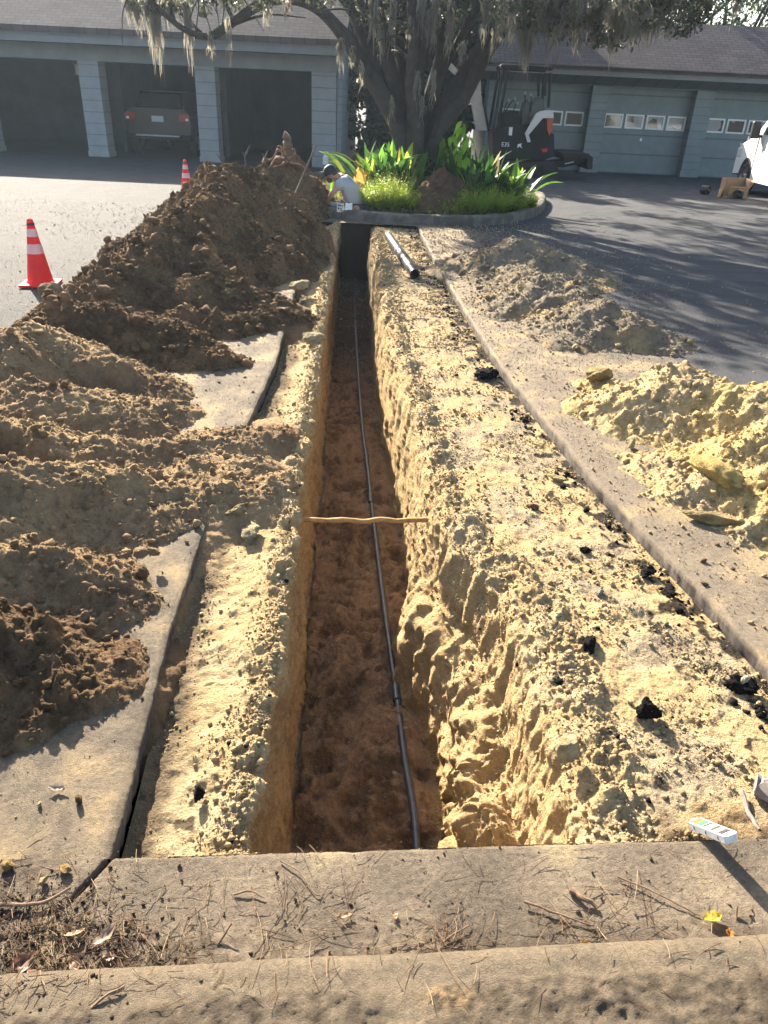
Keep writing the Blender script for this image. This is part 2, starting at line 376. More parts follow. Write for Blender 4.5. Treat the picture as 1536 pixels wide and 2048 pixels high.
    # make sure the sheets face up
    o = link('road', me, MAT['slab'], smooth=True); tag(o, kind='structure')
    return o

def build_kerb_near():
    xs = np.concatenate([-np.geomspace(60, 1.35, 16), np.linspace(-1.3, 1.7, 480), np.geomspace(1.75, 60, 16)])
    line = .935+.1*np.clip(xs, -2, 2)+.004*fbm(xs, xs*0, 0*xs, 2, 4, 150)
    prof = [(.012, -.02), (.010, .01), (.004, .026), (-.006, .036), (-.018, .041), (-.035, .043)]
    prof += [(-.035-d, .043-.02*d) for d in np.linspace(.005, .33, 75)]
    prof += [(-.375, .0), (-.385, -.05)]
    pr = np.array(prof)
    X = np.repeat(xs[None], len(pr), 0); Y = line[None]+pr[:, :1]; Z = pr[:, 1:2]+0*X
    inn = ss(-pr[:, 0], .03, .10)[:, None]
    dirt = ss(fbm(X, Y, 0*X, 5, 4, 151)+1.3*inn-.62+.35*X.clip(-1, 1), -.1, .45)*inn
    Z = Z+.003*fbm(X, Y, 0*X, 18, 4, 152)+dirt*(.004+.35*clods(X, Y, .018, 153, .3)+.5*clods(X, Y, .008, 154, .6)+.005*fbm(X, Y, 0*X, 20, 3, 155))
    ck = np.exp(-((X-(-.31)-.02*np.sin(Y*60))/.0022)**2)*(pr[:, 0] > -.06)[:, None]
    Z -= .012*ck
    fine = fbm(X, Y, 0*X, 30, 4, 156)
    col = mix(hx(.29, .225, .15), hx(.24, .19, .13), ss(fbm(X, Y, 0*X, 6, 4, 157), -.5, .5))
    col = mix(col, mix(hx(.11, .082, .055), hx(.22, .17, .115), ss(fine, -.4, .5)), dirt*.9)
    yel = np.exp(-(((X-.18)/.05)**2+((Y-.85)/.02)**2)); col = mix(col, hx(.5, .33, .15), yel*.8*ss(fine, -.4, .2))
    P = np.stack([X, Y, Z], -1)
    me = raw_mesh('kerb', P[::-1].reshape(-1, 3), grid_faces(*X.shape), col[::-1].reshape(-1, 3))
    o = link('kerb', me, MAT['slab'], smooth=True); tag(o, kind='structure')
    g = raw_mesh('verge', [(-90, .56, -.06), (90, .56, -.06), (90, -60, -.06), (-90, -60, -.06)], [[0, 3, 2, 1]], np.tile(hx(.2, .15, .1), (4, 1)))
    tag(link('verge', g, MAT['soil']), kind='structure')

TP, TF = build_trench(); build_road(); build_kerb_near()
# ------------------------------------------------------------------ heaps of dug soil
HEAPV = []        # (points, colours, normal z) used to scatter crumbs
def cone_ridge(X, Y, pts, s, r):
    best = np.full(X.shape, -9.)
    for (a, b) in zip(pts[:-1], pts[1:]) if len(pts) > 1 else [(pts[0], pts[0])]:
        ax, ay, az = a; bx, by, bz = b; L2 = (bx-ax)**2+(by-ay)**2+1e-9
        t = np.clip(((X-ax)*(bx-ax)+(Y-ay)*(by-ay))/L2, 0, 1)
        d = np.hypot(X-ax-t*(bx-ax), Y-ay-t*(by-ay))
        z = az+(bz-az)*t - s*(np.sqrt(d*d+r*r)-r)
        k = .03; h = np.clip(.5+.5*(z-best)/k, 0, 1); best = best*(1-h)+z*h+k*h*(1-h)
    return best
def heap(name, label, ridges, box, cell, colf, seed, s=.72, r=.06, rough=1.0, lumps=1.0, group=None, base=0.0, cat='dirt heap', floor=-.12, wob=1.0):
    x0, x1, y0, y1 = box
    xs = np.arange(x0, x1, cell); ys = np.arange(y0, y1, cell)
    X, Y = np.meshgrid(xs, ys)
    w = np.clip((x1-x0)*.05, .03, .12)*wob
    wx = X+w*fbm(X, Y, 0*X, 1.6/(w*8), 4, seed); wy = Y+w*fbm(X, Y, 0*X+5, 1.6/(w*8), 4, seed+1)
    Z = np.full(X.shape, -9.)
    for rd in ridges:
        z = cone_ridge(wx, wy, rd, s, r); k = .05; h = np.clip(.5+.5*(z-Z)/k, 0, 1); Z = Z*(1-h)+z*h+k*h*(1-h)
    toe = np.where(Z < .07, (Z-.07)*.62+.07, Z); Z = np.where(Z < .07, toe, Z)      # spreading toe
    up = ss(Z, -.05, .08)
    patch = ss(fbm(X, Y, 0*X, 2.2, 3, seed+9), -.4, .3)
    Z += rough*up*(.030*fbm(X, Y, 0*X, 5, 5, seed+2)+.03*(ridged(X, Y, 0*X, 4, 3, seed+3)-.4)+.006*fbm(X, Y, 0*X, 40, 3, seed+4))
    c = .45*clods(X, Y, .15, seed+5, .35, .18, .42)+.65*clods(X, Y, .07, seed+6, .5)*patch+.75*clods(X, Y, .035, seed+7, .6)+.7*clods(X, Y, .018, seed+8, .75)
    if cell < .009: c += .6*clods(X, Y, .010, seed+10, .8)
    Z += lumps*c*(.12+.88*up)-.012*(1-up)
    Z += base
    Z = np.where(Y < 12.1, Z-3*np.maximum(0, X-(rimL(Y)-.05))*(X < 0)-0*Z, Z)
    P = np.stack([X, Y, Z], -1)
    # crumbs under overhang: push points sideways so that lumps are not all upright
    nr = normals(P); P = P+nr*(.006*fbm(X, Y, Z, 30, 3, seed+12))[..., None]
    col = colf(X, Y, Z, seed)
    e = np.minimum.reduce([ss(X, x0, x0+.05), ss(-X, -x1, -x1+.05), ss(Y, y0, y0+.05), ss(-Y, -y1, -y1+.05)])
    P[..., 2] = np.where(e < 1, P[..., 2]*e - (1-e)*.15, P[..., 2])
    up = P[..., 2] > floor
    keep = (up[:-1, :-1] | up[1:, :-1] | up[:-1, 1:] | up[1:, 1:])
    f = grid_faces(*X.shape, keep=keep); co, f, cc = compact(P.reshape(-1, 3), f, col.reshape(-1, 3))
    me = raw_mesh(name, co, f, cc); o = link(name, me, MAT['soil'], smooth=True); tag(o, label, cat, group)
    m = (P[..., 2] > .0) & (nr[..., 2] > .2) & ((Y > 12) | (X > 0) | (X < rimL(Y)-.07))
    HEAPV.append((P[m], col[m]))
    return o
def c_dark(X, Y, Z, s):
    f = fbm(X, Y, Z, 10, 4, s+20); m = fbm(X, Y, Z, 2.5, 4, s+21)
    c = mix(EARTH*1.3, DARK*1.5, ss(m+.5*f, -.5, .5)); c = mix(c, TAN*.9, .5*ss(f, .35, .9)); return mix(c, SAND*.8, ss(m, .6, .9)*.4)
def c_tan(X, Y, Z, s):
    f = fbm(X, Y, Z, 10, 4, s+20); m = fbm(X, Y, Z, 2.5, 4, s+21)
    c = mix(hx(.46, .32, .175), hx(.33, .22, .125), ss(m+.4*f, -.5, .6)); c = mix(c, SAND*.85, .5*ss(f, .2, .9)); return mix(c, DARK*1.6, ss(m, .45, .8)*.5)
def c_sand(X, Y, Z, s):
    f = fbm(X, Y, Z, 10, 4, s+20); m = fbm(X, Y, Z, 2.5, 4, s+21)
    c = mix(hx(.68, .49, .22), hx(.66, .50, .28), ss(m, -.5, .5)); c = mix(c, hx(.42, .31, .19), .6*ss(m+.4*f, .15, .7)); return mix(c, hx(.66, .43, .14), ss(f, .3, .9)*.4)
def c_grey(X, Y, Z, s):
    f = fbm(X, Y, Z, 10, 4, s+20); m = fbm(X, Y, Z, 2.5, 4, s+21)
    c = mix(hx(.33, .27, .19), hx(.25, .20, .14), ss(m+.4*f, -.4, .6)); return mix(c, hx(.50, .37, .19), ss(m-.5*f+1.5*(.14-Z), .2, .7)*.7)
def c_mound(X, Y, Z, s):
    f = fbm(X, Y, Z, 10, 4, s+20); return mix(hx(.20, .125, .075), hx(.12, .075, .045), ss(f, -.5, .6))

GL = 'heaps of dug earth left of the trench'; GR = 'heaps of sand right of the trench'
def lower(pts, k):
    out = []
    for x, y, z in pts:
        q = (1.65-z*k)/(1.65-z); out.append((x*q, y*q, z*k))
    return out
heap('earth_heap', 'nearest heap, dark brown and cloddy, on the slab at the left frame edge', [lower([(-1.7, 1.55, .42), (-1.35, 1.62, .34), (-1.16, 1.67, .28), (-1.02, 1.74, .20)], .68), [(-1.05, 1.80, .12), (-.93, 1.86, .06)]], (-2.1, -.62, 1.15, 2.3), .0065, c_dark, 1000, s=.74, r=.05, group=GL, lumps=1.15)
heap('earth_heap', 'small pale tan heap directly behind the nearest dark heap', [lower([(-1.7, 2.0, .36), (-1.4, 2.05, .29), (-1.15, 2.12, .25), (-1.02, 2.13, .15)], .66)], (-2.1, -.70, 1.7, 2.7), .0065, c_tan, 1100, s=.68, r=.04, group=GL)
heap('earth_heap', 'long tan ridge of crumbly soil running down across the left cut edge', [lower([(-2.1, 2.35, .62), (-1.7, 2.38, .5), (-1.41, 2.42, .42), (-1.06, 2.76, .23), (-.86, 2.95, .12)], .68)+[(-.64, 3.12, .02)], lower([(-1.7, 2.2, .42), (-1.40, 2.25, .31), (-1.24, 2.28, .16)], .65)], (-3.0, -.40, 1.95, 3.6), .008, c_tan, 1200, s=.62, r=.05, group=GL)
heap('earth_heap', 'low brown ridge with a wheel rut, spilling to the left trench edge', [lower([(-2.6, 3.1, .46), (-1.95, 3.07, .38), (-1.6, 3.07, .27)], .75)+[(-1.15, 3.4, .08), (-.88, 3.65, .05), (-.62, 3.8, .02)], [(-1.1, 3.15, .05), (-.8, 3.25, .03), (-.6, 3.35, .0)], [(-2.0, 3.75, .24), (-1.55, 3.85, .15), (-1.2, 4.02, .05)]], (-3.3, -.42, 2.55, 4.5), .010, c_tan, 1300, s=.58, r=.06, group=GL)
heap('earth_heap', 'brown heap with a tall shaded face, left of the bare slab strip', [lower([(-3.2, 4.0, .5), (-2.6, 4.0, .48), (-2.2, 4.1, .44), (-2.05, 4.35, .38), (-1.7, 4.2, .27)], .85)+[(-1.42, 4.3, .09)]], (-4.2, -1.0, 3.2, 5.6), .012, c_tan, 1400, s=.68, r=.05, group=GL)
heap('earth_heap', 'very cloddy dark brown heap just in front of the near traffic cone', [[(-2.35, 5.25, .34), (-1.96, 5.23, .30), (-1.6, 5.14, .2), (-1.25, 5.0, .06)], [(-1.7, 5.9, .15), (-1.25, 5.85, .12), (-.94, 6.17, .07), (-.75, 6.3, .03)], [(-1.75, 6.5, .26), (-1.35, 6.75, .14), (-1.1, 6.85, .07), (-.98, 6.85, .03)]], (-3.2, -.5, 4.4, 7.0), .014, c_dark, 1500, s=.7, r=.05, group=GL, lumps=1.35)
heap('earth_heap', 'biggest dark earth heap with a tall peak, between the traffic cones', [[(-2.50, 6.0, .22), (-2.25, 6.74, .40), (-2.05, 7.6, .60), (-2.03, 9.3, .92), (-1.88, 9.7, .88)], [(-1.8, 7.2, .44), (-1.35, 8.3, .18)], [(-1.75, 9.0, .60), (-1.5, 10.6, .24)]], (-4.3, -.6, 5.2, 12.6), .016, c_dark, 1600, s=.80, r=.10, group=GL, rough=2.2, lumps=2.0, wob=1.6)
heap('earth_heap', 'far rooty heap topped by a torn stump, behind the leaning iron rod', [[(-2.5, 12.6, .45), (-2.1, 12.9, .72), (-1.78, 13.0, .86), (-1.62, 13.05, .7)], [(-1.9, 13.8, .5), (-1.6, 13.6, .4)]], (-3.6, -1.05, 11.6, 14.8), .024, c_dark, 1700, s=1.05, r=.08, group=GL, rough=1.5, lumps=1.3)
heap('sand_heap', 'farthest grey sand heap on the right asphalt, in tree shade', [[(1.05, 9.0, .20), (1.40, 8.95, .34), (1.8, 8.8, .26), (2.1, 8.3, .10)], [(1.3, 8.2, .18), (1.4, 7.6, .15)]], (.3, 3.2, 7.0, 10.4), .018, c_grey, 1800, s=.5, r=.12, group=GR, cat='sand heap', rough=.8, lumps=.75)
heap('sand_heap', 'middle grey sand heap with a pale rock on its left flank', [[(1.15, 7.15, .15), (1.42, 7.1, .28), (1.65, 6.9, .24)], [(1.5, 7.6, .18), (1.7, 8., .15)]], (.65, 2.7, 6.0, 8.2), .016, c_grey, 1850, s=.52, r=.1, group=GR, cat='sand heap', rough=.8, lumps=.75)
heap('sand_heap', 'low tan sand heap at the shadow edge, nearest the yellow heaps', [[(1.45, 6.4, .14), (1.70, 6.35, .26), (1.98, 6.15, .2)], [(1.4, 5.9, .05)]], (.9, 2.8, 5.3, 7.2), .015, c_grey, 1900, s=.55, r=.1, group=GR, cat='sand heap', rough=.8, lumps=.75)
heap('sand_heap', 'sunlit yellow sand heap with a pointed top, behind the boulder strewn heap', [[(1.42, 4.85, .04), (1.65, 4.6, .16), (1.81, 4.42, .31), (2.01, 4.15, .26), (2.7, 4.4, .32)], [(2.05, 4.1, .22), (2.3, 3.85, .3)]], (1.05, 3.4, 3.55, 5.5), .011, c_sand, 2000, s=.58, r=.06, group=GR, cat='sand heap')
heap('sand_heap', 'nearest yellow sand heap, cloddy and full of boulders', [[(2.6, 3.6, .36), (2.1, 3.5, .30), (1.83, 3.5, .24), (1.6, 3.55, .1)], [(2.3, 3.1, .3), (1.9, 3.15, .2), (1.6, 3.3, .1)], [(2.2, 2.75, .18), (1.75, 2.95, .06)]], (1.15, 3.1, 2.2, 4.2), .0095, c_sand, 2100, s=.62, r=.07, group=GR, cat='sand heap', lumps=1.25)
heap('earth_mound', 'reddish brown soil mound in the planting bed between bright green ferns', [[(.45, 13.35, .5), (.68, 13.3, .70), (.95, 13.4, .5)], [(.1, 13.0, .2), (.5, 12.9, .25)]], (-.6, 2.0, 12.45, 14.5), .02, c_mound, 2200, s=.9, r=.06, cat='soil mound', base=.05, floor=.0)

# ------------------------------------------------------------------ rocks and crumbs
def ico(sub):
    bm = bmesh.new(); bmesh.ops.create_icosphere(bm, subdivisions=sub, radius=1)
    v = np.array([p.co[:] for p in bm.verts]); f = np.array([[p.index for p in q.verts] for q in bm.faces]); bm.free(); return v, f
ICO = {k: ico(k) for k in (1, 2, 3, 4)}
def rock_shape(sub, seed, cuts=5, rough=.16, flat=.75):
    v, f = ICO[sub]; rng = np.random.default_rng(seed); v = v.copy()
    for k in range(cuts):
        n = rng.normal(size=3); n /= np.linalg.norm(n); d = rng.uniform(.45, .8); h = v@n; v -= np.maximum(0, h-d)[:, None]*n*.95
    v *= (1+rough*fbm(v[:, 0], v[:, 1], v[:, 2], 1.6, 3, seed)+.5*rough*fbm(v[:, 0], v[:, 1], v[:, 2], 6, 3, seed+3))[:, None]
    v *= [1, rng.uniform(.7, 1), flat]; return v, f
def rot(rng, tilt=3.14):
    return np.array(Euler((rng.uniform(-tilt, tilt), rng.uniform(-tilt, tilt), rng.uniform(0, 6.28))).to_matrix())
def scatter(name, label, cat, pts, cols, rad, seed, sub=1, sink=.25, material='soil', cvar=.3, flat=.75, rough=.45, kind='stuff', cuts=5):
    rng = np.random.default_rng(seed); pts = np.asarray(pts, float); cols = np.asarray(cols, float); rad = np.asarray(rad, float)*.8; CO = []; F = []; CL = []; off = 0
    for k in range(7):
        v, f = rock_shape(sub, seed+k, cuts, rough, flat); sel = np.arange(k, len(pts), 7); m = len(sel); nv = len(v)
        q = rng.normal(size=(m, 4)); q /= np.linalg.norm(q, axis=1, keepdims=True); w_, x_, y_, z_ = q.T
        Rm = np.stack([1-2*(y_*y_+z_*z_), 2*(x_*y_-z_*w_), 2*(x_*z_+y_*w_), 2*(x_*y_+z_*w_), 1-2*(x_*x_+z_*z_), 2*(y_*z_-x_*w_), 2*(x_*z_-y_*w_), 2*(y_*z_+x_*w_), 1-2*(x_*x_+y_*y_)], -1).reshape(m, 3, 3)
        P = np.einsum('mij,nj->mni', Rm, v)*rad[sel][:, None, None]*[1, 1, .85]
        P[..., 2] -= P[..., 2].min(1, keepdims=True)*(1-sink); P += pts[sel][:, None]; P[..., 2] -= rad[sel][:, None]*.15
        CO.append(P.reshape(-1, 3)); F.append((f[None]+(np.arange(m)*nv)[:, None, None]).reshape(-1, 3)+off); off += m*nv; CL.append(np.repeat(cols[sel]*rng.uniform(1-cvar, 1+cvar, (m, 1)), nv, 0))
    me = raw_mesh(name, np.concatenate(CO), np.concatenate(F), np.concatenate(CL)); o = link(name, me, MAT[material]); return tag(o, label, cat, kind=kind)
rng = np.random.default_rng(7)
def pick(P, Cc, n, wfun=None):
    w = np.ones(len(P)) if wfun is None else wfun(P); w = w/w.sum(); i = rng.choice(len(P), n, p=w); return P[i], Cc[i]
pp, cc, rr = [], [], []
for k, (P, Cl) in enumerate(HEAPV):
    area = [.8, .6, 1.4, 1.4, 1.5, 1.9, 4.2, 1.3, .7, .5, .4, 1.2, 1.6, .5][k]
    d = 1.0 if k < 4 else .8
    n = int(5200*area*d); a, b = pick(P, Cl, n); a = a+np.c_[np.random.default_rng(k).normal(0, .006, (n, 2)), np.zeros(n)]; pp.append(a); cc.append(b)
    dist = a[:, 1].mean(); rr.append((1.5 if k in (5, 6, 7) else 1.0)*np.clip(.0030*np.random.default_rng(k).pareto(1.9, n)+.0028+.0011*max(0, dist-1.6), 0, .022+.004*dist))
scatter('soil_crumbs', 'loose crumbs of soil strewn over the heaps', 'crumbs', np.concatenate(pp), np.concatenate(cc), np.concatenate(rr), 70, rough=.4, sink=.35)
# crumbs on the dug strip and the trench floor
T2 = TP.reshape(-1, 3); vis = (T2[:, 2] > -.12) | (T2[:, 2] < -.78) | ((T2[:, 0] > .1) & (T2[:, 1] < 3.4))
T2 = T2[vis]; n = 34000; lum = .04+.8*ss(fbm(T2[:, 0], T2[:, 1], 0*T2[:, 0], 3.2, 3, 900), -.3, .5)+1.2*np.exp(-((T2[:, 0]-rimR(T2[:, 1])-.10)/.09)**2)+1.2*np.exp(-((T2[:, 0]-rimL(T2[:, 1])+.05)/.05)**2); lum = lum*np.where(T2[:, 2] < -.5, .45, 1); i = rng.choice(len(T2), n, p=lum/lum.sum())
a = T2[i]; cbase = np.where(a[:, 2:3] < -.5, FLOORC*1.1, np.where(rng.random((n, 1)) < .03, TAR*1.6, mix(SAND, PALE, rng.random(n))))
scatter('strip_crumbs', 'crumbs of sand and tar on the dug strip and trench floor', 'crumbs', a, cbase, np.clip(.0022*rng.pareto(2.1, n)+.0020+.0010*(a[:, 1]-1), 0, .015+.002*a[:, 1]), 71)
# crumbs on the asphalt beside the heaps
n = 20000; y = 1.3+11.7*rng.random(n)**1.4; sd = rng.random(n) < .35
d = np.abs(rng.normal(0, 1.1, n)); x = np.where(sd, cutL(y)-.02-d*2.2, cutR(y)+.02+d); y = skewY(x, y)
cb = np.where(rng.random((n, 1)) < .3, EARTH, mix(SAND, PALE, rng.random(n))); far = d > 1.6
scatter('asphalt_crumbs', 'small crumbs strewn over the asphalt and slabs', 'crumbs', np.stack([x, y, 0*x+.002], 1), cb, np.clip(.002*rng.pareto(2.2, n)+.0014+.0008*(y-1), 0, .02), 72, flat=.6)
n = 3000; x = rng.uniform(-1.3, 1.7, n); y = rng.uniform(.98, 1.24, n)+.09*x
scatter('slab_crumbs', 'fine grit on the near slab', 'crumbs', np.stack([x, y, 0*x+.003], 1), mix(hx(.30, .24, .16), hx(.13, .10, .07), rng.random(n)), np.clip(.0008*rng.pareto(2.5, n)+.0009, 0, .005), 73, flat=.7)
# tar crumbs along the right cut
n = 1300; y = 1.3+10.2*rng.random(n)**1.3; hot = ss(pn(y*2.2, y*0, 4., 77), -.25, .35); keepm = rng.random(n) < .15+.85*hot; y = y[keepm]; n = len(y)
x = cutR(y)-.03-np.abs(rng.normal(0, .05+.01*y, n)); y = skewY(x, y)
scatter('tar_crumbs', 'black crumbs of broken asphalt along the foot of the right cut', 'crumbs', np.stack([x, y, 0*x-.065], 1), np.tile(TAR*1.2, (n, 1)), np.clip(.005*rng.pareto(2, n)+.003+.0013*(y-1), 0, .028), 74, rough=.35)

def rock(name, label, cat, loc, r, color, seed, scale=(1, 1, 1), rz=0., tilt=(0, 0), group=None, cuts=6, rough=.16, material='soil'):
    v, f = rock_shape(4, seed, cuts, rough, 1.0); v = v*r*np.array(scale); f1 = fbm(v[:, 0]/r, v[:, 1]/r, v[:, 2]/r, 1.5, 3, seed)
    v *= (1+.03*fbm(v[:, 0]/r, v[:, 1]/r, v[:, 2]/r, 9, 3, seed+1))[:, None]
    R = np.array(Euler((tilt[0], tilt[1], rz)).to_matrix()); v = v@R.T; v[:, 2] -= v[:, 2].min()*.86
    col = mix(np.array(color), np.array(color)*.7, ss(f1, -.4, .5))
    me = raw_mesh(name, v, f, col); o = link(name, me, MAT[material], smooth=True); o.location = loc; return tag(o, label, cat, group)
GC = 'lumps of broken tar in the dug strip'
TARC = (.022, .020, .020)
for i, (x, y, r, sc, lb) in enumerate([
    (.88, 1.79, .040, (1, .8, 1.0), 'upright jagged black tar lump casting a shadow on the right dug strip'),
    (.77, 2.13, .045, (1.5, .7, .55), 'long flat black tar lump near the trench edge, behind the jagged upright one'),
    (1.25, 1.95, .05, (1.1, .8, .6), 'biggest black tar lump, by the right cut with a white stone on it'),
    (1.14, 2.65, .034, (1.5, .8, .6), 'black tar lump against the right cut, farther of a close pair'),
    (1.18, 2.50, .034, (1.3, .8, .55), 'black tar lump against the right cut, nearer of a close pair'),
    (.66, 1.93, .045, (1.2, .9, .4), 'crumbly black tar patch on the trench edge, left of the jagged upright lump'),
    (-.475, 1.405, .024, (1.1, .9, .9), 'shiny black tar lump alone on the left dug strip near the slab'),
    (.90, 2.80, .020, (1.2, .9, .8), 'small black tar lump in the middle of the strip, ahead of the brown stone'),
    (.70, 5.15, .075, (1.2, 1.4, .6), 'far black tar lump in the notch of the right cut')]):
    rock('tar_lump', lb, 'tar lump', (x, y, -.062), r, TARC, 300+i, sc, i*1.3, group=GC, rough=.34)
GS = 'stones and soil lumps lying around the trench'
for i, (x, y, z, r, sc, c, lb) in enumerate([
    (-.63, 5.72, -.03, .085, (1.35, .85, .5), (.58, .47, .27), 'flat pale yellow rock on the left trench rim, beside the bare slab strip'),
    (-.93, 7.35, .02, .10, (1.4, .8, .45), (.52, .42, .25), 'pale flat rock at the right foot of the biggest earth heap'),
    (-.915, 2.33, .0, .042, (1, .9, .9), (.26, .175, .10), 'round brown soil ball on the left slab casting a round shadow'),
    (-.90, 2.45, .05, .026, (1.1, .9, .8), (.33, .25, .15), 'small tan lump resting on the slope above the round brown soil ball'),
    (-.66, 2.90, -.01, .040, (1.5, .8, .6), (.45, .35, .2), 'angular tan rock in the left gutter where the soil ridge ends'),
    (-.585, 2.80, -.05, .045, (1.5, .9, .5), (.52, .43, .25), 'broad flat yellowish rock on the left strip below the angular tan rock'),
    (.91, 3.52, -.06, .040, (1.5, .8, .45), (.6, .48, .24), 'flat yellow stone in the right dug strip with a dark shadow beneath'),
    (.73, 3.18, -.06, .024, (1.1, .8, .8), (.22, .13, .08), 'small reddish brown stone alone on the right dug strip'),
    (.89, 2.48, -.06, .024, (1.1, .8, .7), (.5, .44, .33), 'grey white pebble on the right dug strip, left of the tar lumps'),
    (1.60, 3.27, .10, .095, (1.7, .8, .55), (.64, .47, .18), 'largest orange yellow boulder in the nearest sand heap'),
    (1.55, 3.02, .0, .075, (1.9, .7, .45), (.48, .36, .18), 'long low crusty boulder at the foot of the nearest sand heap'),
    (1.42, 4.92, .03, .095, (1.3, .9, .6), (.52, .38, .17), 'blocky two-toned boulder at the far left end of the yellow sand'),
    (1.37, 3.85, .01, .035, (1.3, .8, .7), (.6, .48, .24), 'yellow stone by itself on the right slab beside the sand'),
    (1.57, 4.25, .13, .05, (1.3, .8, .6), (.6, .48, .22), 'pale yellow block half way up the pointed sand heap'),
    (1.20, 7.05, .12, .085, (1.1, .6, .7), (.55, .44, .25), 'pale upright slab of rock on the left flank of the middle grey heap'),
    (.58, 1.59, -.04, .050, (1, .9, .9), (.58, .46, .26), 'big sandy clod jutting from the right trench edge near the slab'),
    (-.765, 1.315, .003, .014, (1, 1, .9), (.22, .13, .06), 'small rusty brown clod on the left slab near the litter'),
    (-2.62, 5.75, .12, .13, (1.1, .9, .9), (.34, .25, .15), 'large blocky soil clod at the left foot of the biggest heap'),
    (1.24, 1.93, -.005, .018, (1.3, .8, .7), (.62, .56, .42), 'white stone sitting on the biggest tar lump'),
    (-.76, 1.085, .004, .013, (1.1, .8, .8), (.55, .42, .2), 'yellow pebble in the leaf litter, lower left corner'),
    (-.72, 1.115, .004, .015, (1.3, .8, .6), (.42, .28, .12), 'rusty flat stone just left of the slab crack'),
    (-.86, 1.12, .004, .016, (1, .9, .7), (.45, .3, .12), 'orange stone at the left frame edge in the leaf litter')]):
    rock('stone', lb, 'stone', (x, y, z), r, c, 400+i, sc, i*.9+.2, (0, 0), group=GS, rough=.2)
# ------------------------------------------------------------------ mesh builder for made things
def at(px, py, Y):
    """world point on the vertical plane at distance Y seen at photo pixel (px, py)"""
    d = _fw*1479 + _r*(px-768) + _u*(1024-py); t = Y/d.y
    return Vector((d.x*t, Y, CAMH+d.z*t))
class MB:
    def __init__(s): s.v = []; s.f = []
    def add(s, v, f, M=None):
        o = len(s.v); s.v += [tuple(M@Vector(p)) if M else tuple(p) for p in v]; s.f += [tuple(i+o for i in q) for q in f]; return s
    def box(s, a, b, M=None, bev=0.0):
        (x0, y0, z0), (x1, y1, z1) = a, b
        x0, x1 = sorted((x0, x1)); y0, y1 = sorted((y0, y1)); z0, z1 = sorted((z0, z1))
        if bev <= 0:
            v = [(x0, y0, z0), (x1, y0, z0), (x1, y1, z0), (x0, y1, z0), (x0, y0, z1), (x1, y0, z1), (x1, y1, z1), (x0, y1, z1)]
            return s.add(v, [(0, 3, 2, 1), (4, 5, 6, 7), (0, 1, 5, 4), (1, 2, 6, 5), (2, 3, 7, 6), (3, 0, 4, 7)], M)
        bm = bmesh.new(); bmesh.ops.create_cube(bm, size=1)
        for q in bm.verts: q.co = Vector(((x0+x1)/2+q.co.x*(x1-x0), (y0+y1)/2+q.co.y*(y1-y0), (z0+z1)/2+q.co.z*(z1-z0)))
        bmesh.ops.bevel(bm, geom=bm.edges[:]+bm.verts[:], offset=bev, segments=2, affect='EDGES', profile=.6); bm.verts.index_update()
        s.add([q.co[:] for q in bm.verts], [[w.index for w in p.verts] for p in bm.faces], M); bm.free(); return s
    def prism(s, prof, d0, d1, axis='y', M=None):
        """prof: 2d outline; axis y -> (x,z), axis x -> (y,z), axis z -> (x,y)"""
        n = len(prof); g = {'y': lambda p, d: (p[0], d, p[1]), 'x': lambda p, d: (d, p[0], p[1]), 'z': lambda p, d: (p[0], p[1], d)}[axis]
        v = [g(p, d0) for p in prof]+[g(p, d1) for p in prof]
        return s.add(v, [tuple(range(n))[::-1], tuple(range(n, 2*n))]+[(i, (i+1) % n, n+(i+1) % n, n+i) for i in range(n)], M)
    def tube(s, pts, rad, n=10, M=None, cap=True, fz=1.0):
        pts = [Vector(p) for p in pts]; rad = rad if hasattr(rad, '__len__') else [rad]*len(pts)
        o = len(s.v); ref = None; V = []
        for i, p in enumerate(pts):
            t = ((pts[min(i+1, len(pts)-1)]-pts[max(i-1, 0)])).normalized()
            if ref is None: ref = t.orthogonal().normalized()
            ref = (ref-t*ref.dot(t)).normalized(); b = t.cross(ref)
            for k in range(n):
                a = 2*math.pi*k/n; q = p+(ref*math.cos(a)+b*math.sin(a)*fz)*rad[i]; V.append(q)
        F = [(i*n+k, i*n+(k+1) % n, (i+1)*n+(k+1) % n, (i+1)*n+k) for i in range(len(pts)-1) for k in range(n)]
        if cap: F += [tuple(range(n))[::-1], tuple(range((len(pts)-1)*n, len(pts)*n))]
        return s.add(V, F, M)
    def lathe(s, prof, n=24, M=None):
        V = [(r*math.cos(2*math.pi*k/n), r*math.sin(2*math.pi*k/n), z) for r, z in prof for k in range(n)]
        F = [(i*n+k, i*n+(k+1) % n, (i+1)*n+(k+1) % n, (i+1)*n+k) for i in range(len(prof)-1) for k in range(n)]
        return s.add(V, F, M)
    def build(s, name, m, parent=None, smooth=False, ang=35):
        me = bpy.data.meshes.new(name); me.from_pydata(s.v, [], s.f); me.update()
        bm = bmesh.new(); bm.from_mesh(me); bmesh.ops.recalc_face_normals(bm, faces=bm.faces); bm.to_mesh(me); bm.free()
        o = link(name, me, m, parent, smooth)
        if smooth:
            try: me.set_sharp_from_angle(angle=math.radians(ang))
            except Exception: pass
        return o
def T(x=0, y=0, z=0, rx=0, ry=0, rz=0, s=1): return Matrix.Translation((x, y, z))@Euler((rx, ry, rz)).to_matrix().to_4x4()@Matrix.Scale(s, 4)

